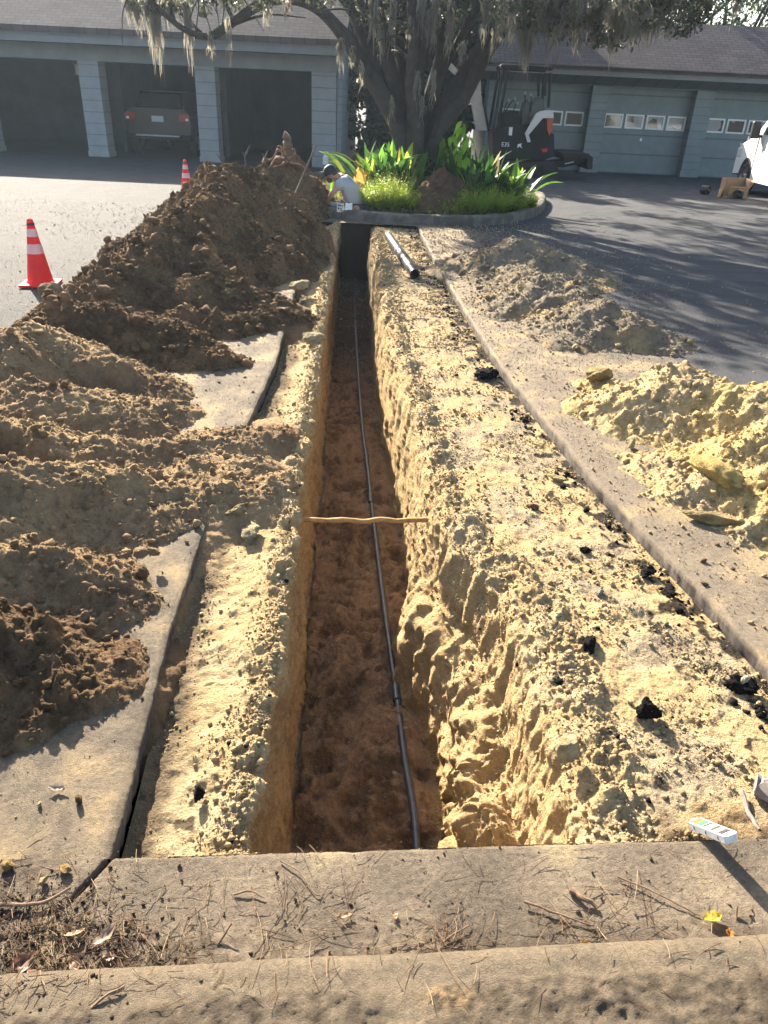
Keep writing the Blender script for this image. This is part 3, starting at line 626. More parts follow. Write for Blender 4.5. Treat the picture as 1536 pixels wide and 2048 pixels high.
def siding(name, color, pitch=.19, vertical=False):
    m = mat(name, color, .75, var=.12, vscale=3., bump=0); t = m.node_tree; N = t.nodes; L = t.links; b = N['Principled BSDF']
    tc = N.new('ShaderNodeTexCoord'); sp = N.new('ShaderNodeSeparateXYZ'); L.new(tc.outputs['Object'], sp.inputs[0])
    d = N.new('ShaderNodeMath'); d.operation = 'DIVIDE'; d.inputs[1].default_value = pitch; L.new(sp.outputs[0 if vertical else 2], d.inputs[0])
    f = N.new('ShaderNodeMath'); f.operation = 'FRACT'; L.new(d.outputs[0], f.inputs[0])
    r = N.new('ShaderNodeValToRGB'); r.color_ramp.elements[0].position = 0; r.color_ramp.elements[0].color = (.35, .35, .35, 1); r.color_ramp.elements[1].position = .10; r.color_ramp.elements[1].color = (1, 1, 1, 1); L.new(f.outputs[0], r.inputs[0])
    src = b.inputs['Base Color'].links[0].from_socket; x = N.new('ShaderNodeMix'); x.data_type = 'RGBA'; x.blend_type = 'MULTIPLY'; x.inputs[0].default_value = .8
    L.new(src, x.inputs[6]); L.new(r.outputs[0], x.inputs[7]); L.new(x.outputs[2], b.inputs['Base Color'])
    iv = N.new('ShaderNodeMath'); iv.operation = 'SUBTRACT'; iv.inputs[0].default_value = 1; L.new(f.outputs[0], iv.inputs[1])
    bu = N.new('ShaderNodeBump'); bu.inputs['Distance'].default_value = .02; L.new(iv.outputs[0], bu.inputs['Height']); L.new(bu.outputs[0], b.inputs['Normal'])
    return m
def shingle(name, color):
    m = mat(name, color, .95, var=.25, vscale=1.2, bump=.01, bscale=30., spec=.08); t = m.node_tree; N = t.nodes; L = t.links; b = N['Principled BSDF']
    tc = N.new('ShaderNodeTexCoord'); br = N.new('ShaderNodeTexBrick'); br.inputs['Scale'].default_value = 1; br.inputs['Brick Width'].default_value = .3; br.inputs['Row Height'].default_value = .14; br.inputs['Mortar Size'].default_value = .012
    br.inputs['Color1'].default_value = (.8, .8, .8, 1); br.inputs['Color2'].default_value = (1.15, 1.1, 1.05, 1); br.inputs['Mortar'].default_value = (.5, .5, .5, 1)
    L.new(tc.outputs['Object'], br.inputs['Vector']); src = b.inputs['Base Color'].links[0].from_socket
    x = N.new('ShaderNodeMix'); x.data_type = 'RGBA'; x.blend_type = 'MULTIPLY'; x.inputs[0].default_value = 1; L.new(src, x.inputs[6]); L.new(br.outputs[0], x.inputs[7]); L.new(x.outputs[2], b.inputs['Base Color'])
    return m
MAT['sidingL'] = siding('blue_grey_siding', (.17, .20, .215)); MAT['pillar'] = siding('grey_panel', (.26, .27, .27), .27)
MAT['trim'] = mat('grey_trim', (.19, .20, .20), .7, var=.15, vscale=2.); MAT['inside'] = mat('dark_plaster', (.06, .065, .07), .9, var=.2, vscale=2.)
MAT['shingle'] = shingle('shingles', (.105, .09, .088)); MAT['sidingR'] = siding('green_grey_siding', (.20, .235, .235), .21)
MAT['door'] = siding('garage_door_paint', (.20, .235, .235), .53); MAT['white'] = mat('white_paint', (.78, .78, .76), .5, var=.08)
MAT['soffit'] = siding('soffit_board', (.10, .12, .12), .6, True)
def glass_patch():
    m = mat('window_glass', (.02, .022, .025), .08, spec=.8); t = m.node_tree; N = t.nodes; L = t.links; b = N['Principled BSDF']
    tc = N.new('ShaderNodeTexCoord'); v = N.new('ShaderNodeTexVoronoi'); v.inputs['Scale'].default_value = 2.7; L.new(tc.outputs['Object'], v.inputs['Vector'])
    r = N.new('ShaderNodeValToRGB'); r.color_ramp.interpolation = 'CONSTANT'; r.color_ramp.elements[0].color = (.02, .022, .025, 1); r.color_ramp.elements[1].position = .55; r.color_ramp.elements[1].color = (.30, .30, .29, 1)  # pale blotches paint reflections, and papers behind the glass
    L.new(v.outputs['Color'], r.inputs[0]); L.new(r.outputs[0], b.inputs['Base Color']); return m
MAT['pane'] = glass_patch(); MAT['pane_dark'] = mat('dark_glass', (.015, .017, .02), .08, spec=.8)

# ---- open carport on the left
def carport():
    root = empty('carport', (-1.75, 22.2, 0)); tag(root, 'long open carport with pale pillars and dark bays, behind the biggest earth heap', 'carport')
    def P(mb, n, m, **k):
        o = mb.build(n, m, root, **k); o.data.transform(Matrix.Translation((1.75, -22.2, 0))); return o
    for x0, x1 in ((-14.6, -14.05), (-11.6, -11.05), (-8.50, -7.97), (-5.46, -4.94)):
        P(MB().box((x0, 22.2, 0), (x1, 22.75, 2.26)).box((x0-.02, 22.18, 0), (x1+.02, 22.77, .14)), 'pillar', MAT['pillar'])
    P(MB().box((-2.42, 22.2, 0), (-1.77, 22.75, 2.26)), 'pillar', MAT['pillar'])
    P(MB().box((-17.5, 22.16, 2.25), (-1.75, 22.6, 2.60)), 'header', MAT['trim'])
    P(MB().box((-17.8, 21.55, 2.60), (-1.62, 21.62, 2.76)).box((-17.8, 21.51, 2.757), (-1.60, 21.62, 2.92)), 'fascia', MAT['trim'])
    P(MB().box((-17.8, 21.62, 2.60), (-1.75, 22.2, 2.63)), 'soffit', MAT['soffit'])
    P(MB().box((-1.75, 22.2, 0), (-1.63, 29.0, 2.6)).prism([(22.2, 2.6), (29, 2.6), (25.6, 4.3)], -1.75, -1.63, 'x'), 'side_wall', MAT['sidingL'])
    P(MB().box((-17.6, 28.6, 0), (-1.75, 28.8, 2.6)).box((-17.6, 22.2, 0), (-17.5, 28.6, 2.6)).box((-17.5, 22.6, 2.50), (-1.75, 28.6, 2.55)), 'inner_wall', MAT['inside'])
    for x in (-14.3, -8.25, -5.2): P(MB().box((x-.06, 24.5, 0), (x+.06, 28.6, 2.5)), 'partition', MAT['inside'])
    r = .52
    P(MB().prism([(21.40, 2.93), (25.6, 2.93+r*4.2), (29.8, 2.93), (29.8, 2.80), (25.6, 2.80+r*4.2), (21.45, 2.80)], -18, -1.48, 'x'), 'roof', MAT['shingle'])
    P(MB().box((-9.35, 24.2, 1.95), (-9.15, 24.25, 2.2)), 'wall_lamp', MAT['white'])
carport()

def garage():
    root = empty('garage', (2.5, 25.3, 0)); tag(root, 'garage block with closed blue green doors and square white framed windows', 'garage')
    root.rotation_euler = (0, 0, 0)
    def P(mb, n, m, par=None, **k):
        o = mb.build(n, m, par or root, **k); o.data.transform(Matrix.Translation((-2.5, -25.3, 0))); return o
    for x0, x1 in ((2.5, 2.95), (5.55, 6.05), (8.62, 9.14), (11.7, 12.22), (14.8, 15.3)):
        P(MB().box((x0, 25.2, 0), (x1, 25.7, 2.32)).box((x0-.015, 25.18, 0), (x1+.015, 25.72, .16)), 'pilaster', MAT['sidingR'])
    for x0, x1, wx in ((2.95, 5.55, None), (6.05, 8.62, None), (9.14, 11.7, None), (12.22, 14.8, None)):
        d = P(MB().box((x0, 25.6, 0), (x1, 25.66, 2.32)), 'garage_door', MAT['door'])
        for q in range(4):
            a = x0+.06+q*.635
            fr = P(MB().box((a, 25.56, 1.24), (a+.56, 25.602, 1.285)).box((a, 25.56, 1.585), (a+.56, 25.602, 1.63)).box((a, 25.56, 1.285), (a+.045, 25.602, 1.585)).box((a+.515, 25.56, 1.285), (a+.56, 25.602, 1.585)), 'window_frame', MAT['white'], d)
            P(MB().box((a+.045, 25.585, 1.285), (a+.515, 25.598, 1.585)), 'pane', MAT['pane' if x0 > 5.6 else 'pane_dark'], d)
        P(MB().box((x0+1.25, 25.57, .92), (x0+1.31, 25.6, 1.0)), 'handle', MAT['white'], d)
    P(MB().box((2.5, 25.3, 2.32), (16, 25.7, 2.5)), 'header', MAT['sidingR'])
    P(MB().prism([(24.52, 2.56), (25.3, 2.34), (25.3, 2.37), (24.52, 2.59)], 2.2, 16, 'x'), 'soffit', MAT['soffit'])
    P(MB().box((2.2, 24.44, 2.54), (16, 24.52, 2.66)).box((2.2, 24.40, 2.657), (16, 24.5, 2.76)), 'fascia', MAT['trim'])
    P(MB().box((2.5, 25.7, 0), (2.6, 29.4, 2.6)).prism([(25.3, 2.5), (29.4, 2.5), (27.0, 3.85)], 2.5, 2.6, 'x'), 'side_wall', siding('sunlit_siding', (.26, .33, .37), .16))  # lighter siding colour paints the sun onto this wall
    P(MB().box((2.6, 26.5, 0), (16, 26.6, 2.5)), 'inner_wall', MAT['inside'])
    P(MB().prism([(24.30, 2.76), (27.0, 4.11), (29.7, 2.76), (29.7, 2.64), (27.0, 3.99), (24.35, 2.66)], 2.1, 16.4, 'x'), 'roof', MAT['shingle'])
garage()

# ------------------------------------------------------------------ trees
MAT['bark'] = mat('bark', (.05, .042, .034), .95, var=.4, vscale=7., bump=.03, bscale=18.)
MAT['oak_leaf'] = leaf_mat('oak_leaf', (.075, .08, .045)); MAT['bg_leaf'] = leaf_mat('back_leaf', (.055, .085, .03), .35)
MAT['moss'] = leaf_mat('hanging_moss', (.27, .25, .20), .5, .2)
def spline(pts, n):
    pts = [Vector(p) for p in pts]; out = []
    Q = [pts[0]*2-pts[1]]+pts+[pts[-1]*2-pts[-2]]
    for i in range(1, len(Q)-2):
        for k in range(n):
            t = k/n; a, b, c, d = Q[i-1:i+3]
            out.append(.5*((2*b)+(c-a)*t+(2*a-5*b+4*c-d)*t*t+(-a+3*b-3*c+d)*t**3))
    return out+[pts[-1]]
def limb(mb, pts, r0, r1, n=12, seg=7, knob=.10, seed=0):
    p = spline(pts, seg); N = len(p); r = []
    for i, q in enumerate(p):
        t = i/(N-1); r.append((r0+(r1-r0)*t**.8)*(1+knob*mnoise.noise(Vector((t*9, seed, 2)))))
        p[i] = q+Vector((mnoise.noise(Vector((t*6, seed, 0))), mnoise.noise(Vector((t*6, seed, 9))), 0))*r0*.45
    mb.tube(p, r, n); return p
def leaves_mesh(name, centres, radii, per, size, m, parent, seed, droop=.3, aspect=.45):
    """many small leaf faces gathered in loose clumps"""
    rg = np.random.default_rng(seed); C0 = np.repeat(np.array(centres), per, 0); R0 = np.repeat(np.array(radii), per)
    n = len(C0); u = rg.normal(size=(n, 3)); u /= np.linalg.norm(u, axis=1, keepdims=True)
    c = C0+u*(R0*rg.random(n)**.45)[:, None]*[1, 1, .7]
    d = rg.normal(size=(n, 3)); d[:, 2] -= droop; d /= np.linalg.norm(d, axis=1, keepdims=True)
    e = np.cross(d, rg.normal(size=(n, 3))); e /= np.linalg.norm(e, axis=1, keepdims=True)+1e-9
    L = size*rg.uniform(.6, 1.4, n)[:, None]
    v = np.stack([c-d*L*.5, c+e*L*aspect*.5, c+d*L*.5, c-e*L*aspect*.5], 1).reshape(-1, 3)
    f = np.arange(4*n).reshape(-1, 4); return link(name, raw_mesh(name, v, f), m, parent)
def moss_mesh(name, tops, parent, seed):
    """tops: (point, length, spread, count)"""
    rg = np.random.default_rng(seed); V = []; F = []
    for (p, ln, sp, cnt) in tops:
        for k in range(int(cnt)):
            a = rg.random()*6.28; r = sp*rg.random()**.7; q = np.array(p[:])+[r*math.cos(a), r*math.sin(a), rg.uniform(-.1, .08)]
            l = ln*rg.uniform(.3, 1.0)*(1-.55*r/sp); w = rg.uniform(.006, .016); th = rg.random()*3.14; e = np.array([math.cos(th), math.sin(th), 0])*w; m = 7; o = len(V)
            wob = rg.normal(size=(m+1, 3))*.022; wob[:, 2] *= .3; wob = np.cumsum(wob, 0)*.6
            for i in range(m+1):
                t = i/m; b = q+wob[i]+[(np.array(p)[0]-q[0])*t*.6, (np.array(p)[1]-q[1])*t*.6, -l*t]; ww = (1-t*.85)*(1+.5*rg.normal()*.5)
                V += [b-e*ww, b+e*ww]
            F += [(o+2*i, o+2*i+1, o+2*i+3, o+2*i+2) for i in range(m)]
    return link(name, raw_mesh(name, np.array(V), np.array(F)), MAT['moss'], parent)
def fixloc(root):
    """put children meshes built in world space under their root"""
    for o in root.children: o.data.transform(Matrix.Translation(-root.location)); o.data.update()

def oak():
    root = empty('oak_tree', (.25, 15.0, .1)); tag(root, 'spreading many stemmed tree hung with grey moss in the middle of the planting bed', 'tree')
    base = [(-.12, 15.0, -.1), (.1, 15.1, -.1), (.3, 14.95, -.1), (.5, 15.05, -.1), (.7, 15.2, -.1), (.2, 15.3, -.1)]
    mb = MB(); ends = []
    def L(b, px, r0, r1, Y=15., seed=0, seg=6):
        pts = [base[b]]+[at(*(q if len(q) == 3 else (q[0], q[1], Y))) for q in px]; p = limb(mb, pts, r0*.74, r1*.8, 12, seg, .2, seed); ends.append(p); return p
    L(0, [(798, 285), (768, 200), (738, 145), (703, 90), (660, 42), (618, 6), (575, -6, 14.6), (520, 8, 14.3), (470, 42, 14), (425, 72, 13.8), (375, 62, 13.5), (320, 20, 13.3), (260, -40, 13.2)], .26, .035, seed=1)
    L(0, [(800, 270), (772, 190), (742, 110), (716, 50), (690, -5), (640, -90), (560, -190)], .22, .06, 15.3, seed=2)
    L(1, [(812, 280), (790, 180), (768, 90), (750, 0), (735, -130), (700, -350)], .24, .10, 15.2, seed=3)
    L(1, [(815, 270), (808, 150), (800, 50), (800, -100), (790, -400)], .25, .10, 15.5, seed=4)
    L(2, [(830, 270), (835, 150), (846, 50), (852, -100), (900, -380)], .26, .11, 14.9, seed=5)
    L(3, [(848, 275), (866, 180), (886, 90), (902, 0), (935, -150), (1010, -400)], .25, .10, 15.3, seed=6)
    L(4, [(862, 270), (902, 192), (945, 122), (985, 62), (1022, 8), (1080, -80), (1190, -250)], .24, .09, 15.3, seed=7)
    L(4, [(868, 275), (925, 200), (958, 135), (1008, 52), (1050, 10, 14.6), (1120, -30, 14.2), (1230, -40, 13.8), (1350, -30, 13.4), (1480, -60, 13)], .22, .05, 15., seed=8)
    L(2, [(835, 260), (820, 170), (828, 90), (826, 0), (820, -200)], .18, .08, 14.7, seed=9)
    L(5, [(850, 240), (880, 150), (930, 60), (960, -10), (980, -150)], .16, .07, 15.6, seed=10)
    L(1, [(790, 235), (755, 160), (735, 70), (725, -20), (715, -200)], .15, .07, 15.5, seed=11)
    # twiggy branches
    rg = random.Random(4)
    for p in ends:
        for k in range(7):
            i = rg.randrange(len(p)//2, len(p)-1); a = p[i]; d = Vector((rg.uniform(-1, 1), rg.uniform(-1, 1), rg.uniform(-.1, .8))).normalized()*rg.uniform(.6, 1.8)
            limb(mb, [a, a+d*.5+Vector((0, 0, .1)), a+d], .035, .008, 6, 4, .1, rg.random()*9)
    for k in range(26):  # fine bare twigs hanging at the upper right and left
        x = rg.choice([rg.uniform(1020, 1420), rg.uniform(250, 480)]); Y = rg.uniform(13, 14.3); a = at(x, -30, Y); b = at(x+rg.uniform(-60, 60), rg.uniform(10, 95), Y-.2)
        limb(mb, [a, (a+b)/2+Vector((rg.uniform(-.1, .1), 0, .05)), b], .016, .005, 5, 4, .1, rg.random()*9)
    mb.build('trunk', MAT['bark'], root, True, 80)
    # crown above the frame; what it shades decides where it is thick
    rg = np.random.default_rng(21); cs = []; rs = []
    def shade_ok(c):
        x, y = c[0]+.891*c[2], c[1]-1.749*c[2]
        lim = np.interp(y, [2, 4.6, 5.5, 6.4, 8, 10, 13, 20], [6, 4.1, 2.9, 2.0, 1.2, .6, 2.6, 3.0])
        if x < lim+.3: return False
        g = mnoise.noise(Vector(((x*.89-y*.45)*.55, (x*.45+y*.89)*1.25, 3.)))
        return g > -.42
    while len(cs) < 800:
        c = np.array([rg.uniform(-6, 11), rg.uniform(10, 24), rg.uniform(4.2, 10)])
        e = ((c[0]-2.4)/8.2)**2+((c[1]-16.5)/7.5)**2+((c[2]-5.5)/4.6)**2
        if e > 1 or not shade_ok(c): continue
        cs.append(c); rs.append(rg.uniform(.3, .7))
    leaves_mesh('crown', cs, rs, 60, .15, MAT['oak_leaf'], root, 6, .3, .55); cs = []; rs = []
    # visible low sprays, upper right and upper left
    for k in range(150):
        x = rg.uniform(985, 1420); lim = np.interp(x, [985, 1060, 1130, 1250, 1330, 1370, 1420], [20, 60, 75, 100, 45, 85, 20]); y = rg.uniform(-40, lim)
        cs.append(np.array(at(x, y, rg.uniform(12.6, 14.6))[:])); rs.append(rg.uniform(.10, .24))
    for k in range(46):
        x = rg.uniform(235, 660); y = rg.uniform(-30, np.interp(x, [235, 420, 660], [25, 30, 8])); cs.append(np.array(at(x, y, rg.uniform(13, 14.5))[:])); rs.append(rg.uniform(.08, .2))
    for k in range(90):
        x = rg.uniform(690, 1010); y = rg.uniform(-60, np.interp(x, [690, 740, 850, 1010], [10, 60, 60, 40])); cs.append(np.array(at(x, y, rg.uniform(14.6, 17))[:])); rs.append(rg.uniform(.12, .3))
    leaves_mesh('crown', cs, rs, 46, .07, MAT['oak_leaf'], root, 5, .5)
    tops = []
    for (x, y, ln, sp, n) in [(255, -5, .45, .12, 60), (300, 5, 1.0, .10, 70), (312, 20, 1.05, .05, 40), (272, 10, .5, .1, 50), (335, 5, .45, .12, 50), (372, 10, 1.0, .07, 60), (345, -5, .3, .12, 40), (420, 70, .5, .03, 14), (455, 40, .9, .03, 10), (535, 5, .5, .03, 22), (572, 5, .3, .04, 18), (580, 0, .4, .02, 8), (683, 85, .55, .05, 50), (705, 100, .35, .05, 20),
        (745, -10, .9, .08, 60), (752, 20, .5, .05, 30), (845, -10, .8, .06, 60), (872, 0, .9, .05, 50), (858, 30, .7, .05, 40), (903, 10, .8, .06, 40), (820, 40, .5, .05, 40), (785, 10, .8, .05, 40), (835, 150, .75, .04, 40), (845, 200, .5, .04, 30), (868, 150, .6, .04, 36), (785, 200, .45, .03, 24), (722, 130, .5, .03, 14), (990, 60, .5, .05, 30), (975, 0, .7, .1, 60),
        (1057, 10, 1.1, .09, 130), (1062, 60, .8, .05, 60), (1075, -10, .6, .2, 130), (1110, 0, .6, .2, 130), (1150, 0, .6, .2, 130), (1200, 0, .7, .2, 130), (1230, 50, .7, .06, 40), (1245, 30, .6, .1, 60), (1290, 0, .5, .2, 90), (1040, -20, .7, .15, 120), (1000, 30, .4, .1, 70), (1105, 50, .6, .05, 30), (1340, -10, .5, .2, 60), (1480, -10, .5, .15, 40), (925, 90, .4, .08, 30), (900, 60, .5, .05, 40), (763, 55, .6, .05, 40)]:
        tops.append((at(x, y, 13.6 if x < 640 or x > 1030 else 14.6), ln, sp, n*1.6))
    for k in range(170):
        x = rg.uniform(1000, 1340); tops.append((at(x, rg.uniform(-30, 60), rg.uniform(12.8, 14.4)), rg.uniform(.15, .5), .08, 22))
    moss_mesh('moss', tops, root, 8)
    fixloc(root)
oak()

def bg_tree(label, x, y, h, w, seed, dens=1.0, lo=.25, size=.16, m='bg_leaf', group='trees and bushes behind the buildings', cat='tree', name='tree'):
    root = empty(name, (x, y, 0)); tag(root, label, cat, group); mb = MB(); rg = np.random.default_rng(seed)
    for k in range(4): limb(mb, [(x+.1*k, y, -.1), (x+rg.uniform(-.2, .2)*w, y, h*.4), (x+rg.uniform(-.5, .5)*w, y+rg.uniform(-.3, .3), h*.85)], .16, .03, 8, 5, .1, seed+k)
    mb.build('trunk', MAT['bark'], root, True, 80); cs = []; rs = []
    for k in range(int(60*dens)):
        u = rg.normal(size=3); u /= np.linalg.norm(u); r = rg.random()**.4; cs.append([x+u[0]*w*r*.5, y+u[1]*w*r*.35, h*(lo+1)/2+u[2]*h*(1-lo)*.5*r]); rs.append(rg.uniform(.12, .24)*w*.6)
    leaves_mesh('crown', cs, rs, 90, size, MAT[m], root, seed+5); fixloc(root)
MAT['bg_dark'] = leaf_mat('shade_leaf', (.035, .05, .022), .25)  # leaf colour darkened to paint shade into the gap
bg_tree('dark evergreen filling the gap between carport and garage, left of the tree stems', -.6, 25.5, 5.2, 3.4, 31, 2.6, 0, .2, 'bg_dark')
bg_tree('dark evergreen right behind the tree stems, beside the garage wall', 1.4, 27.0, 5.4, 2.8, 32, 2.6, 0, .2, 'bg_dark')
bg_tree('tall dark tree farther back in the gap between the buildings', .3, 31.0, 8.5, 5.5, 33, 3.4, .0, .26, 'bg_dark')
bg_tree('pale leaved tree rising over the right end of the garage roof', 12.0, 34.5, 9, 6.5, 34, 2.2, .25, .17)
bg_tree('leafy tree behind the middle of the garage roof', 6.6, 36, 9, 7, 35, 2.2, .25, .18)
bg_tree('leafy tree far behind the carport roof, at the left', -9, 38, 10, 8, 36, 2., .25, .18)
bg_tree('leafy tree behind the carport roof, next to the gap', -3.0, 36, 9.5, 6, 37, 2., .2, .18)
bg_tree('broad tree beyond the far right end of the garage', 18, 37, 10, 8, 38, 2., .2, .18)
# ------------------------------------------------------------------ planting bed with its kerb
ISL = [(-1.55, 12.95), (-1.15, 12.62), (-.6, 12.38), (0, 12.27), (.6, 12.27), (1.2, 12.45), (1.8, 12.95), (2.35, 13.9), (2.75, 15.2), (2.95, 16.8), (2.6, 18.4), (1.6, 19.6), (0, 20), (-1.6, 19.5), (-2.6, 18), (-2.9, 16.2), (-2.6, 14.6), (-2.1, 13.6)]
def closed_spline(pts, n):
    N = len(pts); out = []
    for i in range(N):
        a, b, c, d = [Vector(pts[(i+k) % N]) for k in (-1, 0, 1, 2)]
        for k in range(n):
            t = k/n; out.append(.5*((2*b)+(c-a)*t+(2*a-5*b+4*c-d)*t*t+(-a+3*b-3*c+d)*t**3))
    return np.array(out)
ring = closed_spline([(x, y, 0) for x, y in ISL], 26)[:, :2]
def ring_dist(X, Y):
    best = np.full(X.shape, 9.); 
    for p, q in zip(ring[::3], np.roll(ring[::3], -1, 0)):
        dx, dy = q-p; L2 = dx*dx+dy*dy; t = np.clip(((X-p[0])*dx+(Y-p[1])*dy)/L2, 0, 1); best = np.minimum(best, np.hypot(X-p[0]-t*dx, Y-p[1]-t*dy))
    ins = np.zeros(X.shape, bool)
    for p, q in zip(ring[::3], np.roll(ring[::3], -1, 0)):
        c = ((p[1] > Y) != (q[1] > Y)); xi = (q[0]-p[0])*(Y-p[1])/(q[1]-p[1]+1e-12)+p[0]; ins ^= c & (X < xi)
    return np.where(ins, best, -best)
def kerb_ring():
    n = len(ring); t = np.roll(ring, -1, 0)-np.roll(ring, 1, 0); t /= np.linalg.norm(t, axis=1, keepdims=True); nr = np.stack([-t[:, 1], t[:, 0]], 1)  # inward
    prof = [(0, -.6), (0, -.02), (.0, .05), (.004, .10), (.018, .128), (.04, .14), (.10, .145), (.14, .14), (.155, .12), (.16, .06)]
    P = np.array([[[*(ring[i]+nr[i]*(d-.03)), z] for d, z in prof] for i in range(n+1 if False else n)])
    P = np.concatenate([P, P[:1]]); X, Y, Z = P[..., 0], P[..., 1], P[..., 2]
    P += (.010*fbm(X, Y, Z, 4, 4, 501)+.006*fbm(X, Y, Z, 22, 3, 502))[..., None]*[1, 1, .8]
    # the run over the dug trench keeps its depth, elsewhere it stops at the road
    over = (X > -.98) & (X < -.35) & (Y < 12.6); P[..., 2] = np.where((P[..., 2] < -.05) & ~over, -.05, P[..., 2])
    col = mix(hx(.22, .20, .17), hx(.13, .115, .095), ss(fbm(X, Y, Z, 5, 4, 503), -.4, .5)); col = mix(col, hx(.34, .29, .21), ss(fbm(X, Y, Z, 9, 3, 504)+8*(Z-.12), .2, .9)*.7)
    me = raw_mesh('kerb', P.reshape(-1, 3), grid_faces(*X.shape), col.reshape(-1, 3)); tag(link('kerb', me, MAT['slab'], smooth=True), kind='structure')
kerb_ring()
X, Y = np.meshgrid(np.arange(-3.1, 3.2, .035), np.arange(12.1, 20.2, .035)); RD = ring_dist(X, Y)
Z = .10+.03*fbm(X, Y, 0*X, 3, 4, 511)+.5*clods(X, Y, .06, 512, .4)+.07*ss(RD, .3, 2.2)
pit = np.exp(-(((X+.85)/.52)**4+((Y-13.15)/.42)**4)); Z = Z-.62*pit
Z = np.where(RD < .08, -.12, Z)
col = mix(hx(.10, .07, .045), hx(.17, .115, .07), ss(fbm(X, Y, 0*X, 4, 4, 513), -.4, .5))
co, f, cc = compact(np.stack([X, Y, Z], -1).reshape(-1, 3), grid_faces(*X.shape, keep=(RD[:-1, :-1] > -.1)), col.reshape(-1, 3))
tag(link('bed_soil', raw_mesh('bed_soil', co, f, cc), MAT['soil'], smooth=True), kind='structure')

# ------------------------------------------------------------------ plants in the bed
MAT['blade'] = leaf_mat('plant_blade', (1, 1, 1), .5, .15, attr=True)
def plant(label, x, y, n, h, seed, width=.055, pal=None, z=.12, spread=.38, group='broad leaved plants around the tree', name='leafy_plant', cat='plant', curl=.5, lmin=.5):
    rg = np.random.default_rng(seed); V = []; F = []; CL = []
    pal = pal or [((.08, .18, .03), 6), ((.05, .12, .025), 5), ((.25, .32, .04), 2), ((.42, .33, .05), .9), ((.40, .20, .06), .5), ((.22, .14, .08), .8)]
    w = np.array([p[1] for p in pal]); w = w/w.sum()
    for k in range(n):
        c = np.array(pal[rg.choice(len(pal), p=w)][0])*rg.uniform(.75, 1.25); a = rg.random()*6.28; lean = rg.uniform(.05, .7)**1.3*spread*2.2; L = h*rg.uniform(lmin, 1.1); wd = width*rg.uniform(.6, 1.35)
        d = np.array([math.cos(a), math.sin(a), 0]); side = np.array([-d[1], d[0], 0]); b = np.array([rg.normal()*spread*.35, rg.normal()*spread*.35, 0]); m = 8; o = len(V); tw = rg.uniform(-.8, .8)
        side = side*math.cos(tw)+np.array([0, 0, 1])*math.sin(tw)*.5
        for i in range(m+1):
            t = i/m; p = b+d*(lean*t+curl*lean*t*t)*L+np.array([0, 0, 1])*L*(t-curl*.9*lean*t**3); ww = wd*(math.sin(math.pi*min(1, max(0, (t-.25)/.75))**.75) if t > .25 else .0)+.006
            V += [p-side*ww+[0, 0, .25*ww], p, p+side*ww+[0, 0, .25*ww]]; CL += [c*(.85+.3*t)]*3
        for i in range(m): F += [(o+3*i, o+3*i+1, o+3*i+4, o+3*i+3), (o+3*i+1, o+3*i+2, o+3*i+5, o+3*i+4)]
    me = raw_mesh(name, np.array(V), np.array(F), np.array(CL)); o = link(name, me, MAT['blade'], smooth=True); o.location = (x, y, z); return tag(o, label, cat, group)
DG = [((.035, .085, .02), 6), ((.06, .14, .025), 3), ((.25, .3, .05), .8), ((.28, .22, .13), .6)]
LG = [((.10, .22, .03), 6), ((.22, .34, .04), 4), ((.42, .38, .06), 1.2), ((.40, .20, .05), .6), ((.04, .10, .02), 3)]
for i, (x, y, n, h, pal, lb) in enumerate([
    (-.62, 13.9, 16, .62, LG, 'yellow green leafy plant right above the crouching man'),
    (-.30, 14.0, 22, .88, LG, 'tallest yellow green leafy plant, left of the tree foot'),
    (.02, 14.1, 22, .85, None, 'green and orange leafy plant in front of the left tree stems'),
    (-.05, 13.7, 18, .6, DG, 'dark leafy plant behind the left fern patch'),
    (.32, 13.95, 14, .5, LG, 'pale drooping leafy plant left of the soil mound'),
    (.85, 14.2, 20, .7, DG, 'dark leafy plant behind the top of the soil mound'),
    (1.15, 14.4, 26, .85, DG, 'large dark green leafy plant under the slender sapling'),
    (1.45, 14.2, 26, .78, DG, 'dark leafy plant with white edged leaves, right of the sapling'),
    (1.75, 14.3, 24, .65, DG, 'dark glossy plant filling the right half of the bed'),
    (2.05, 14.6, 18, .62, LG, 'yellow tipped leafy plant at the right end of the bed, before the digger'),
    (1.35, 13.85, 22, .55, DG, 'low dark plant behind the right fern patch'),
    (1.75, 13.9, 20, .5, DG, 'low dark plant near the right end of the fern patch'),
    (.75, 14.8, 16, .95, None, 'orange tipped plant standing at the right foot of the tree'),
    (-.55, 14.6, 18, .8, None, 'leafy plant half hidden at the left foot of the tree')]):
    plant(lb, x, y, int(n*2.2), h*1.2, 600+i, .062 if pal is not DG else .056, pal, lmin=.3, curl=.75, spread=.42)
root = empty('sword_plant', (-.80, 13.7, .12)); tag(root, 'few broad bright green sword leaves pointing left above the crouching man', 'plant')
for k in range(5):
    o = plant('x', 0, 0, 1, .72, 640+k, .04, [((.14, .34, .03), 1)], z=0, spread=.5, group=None, name='blade'); o.parent = root; del o['label'], o['category']
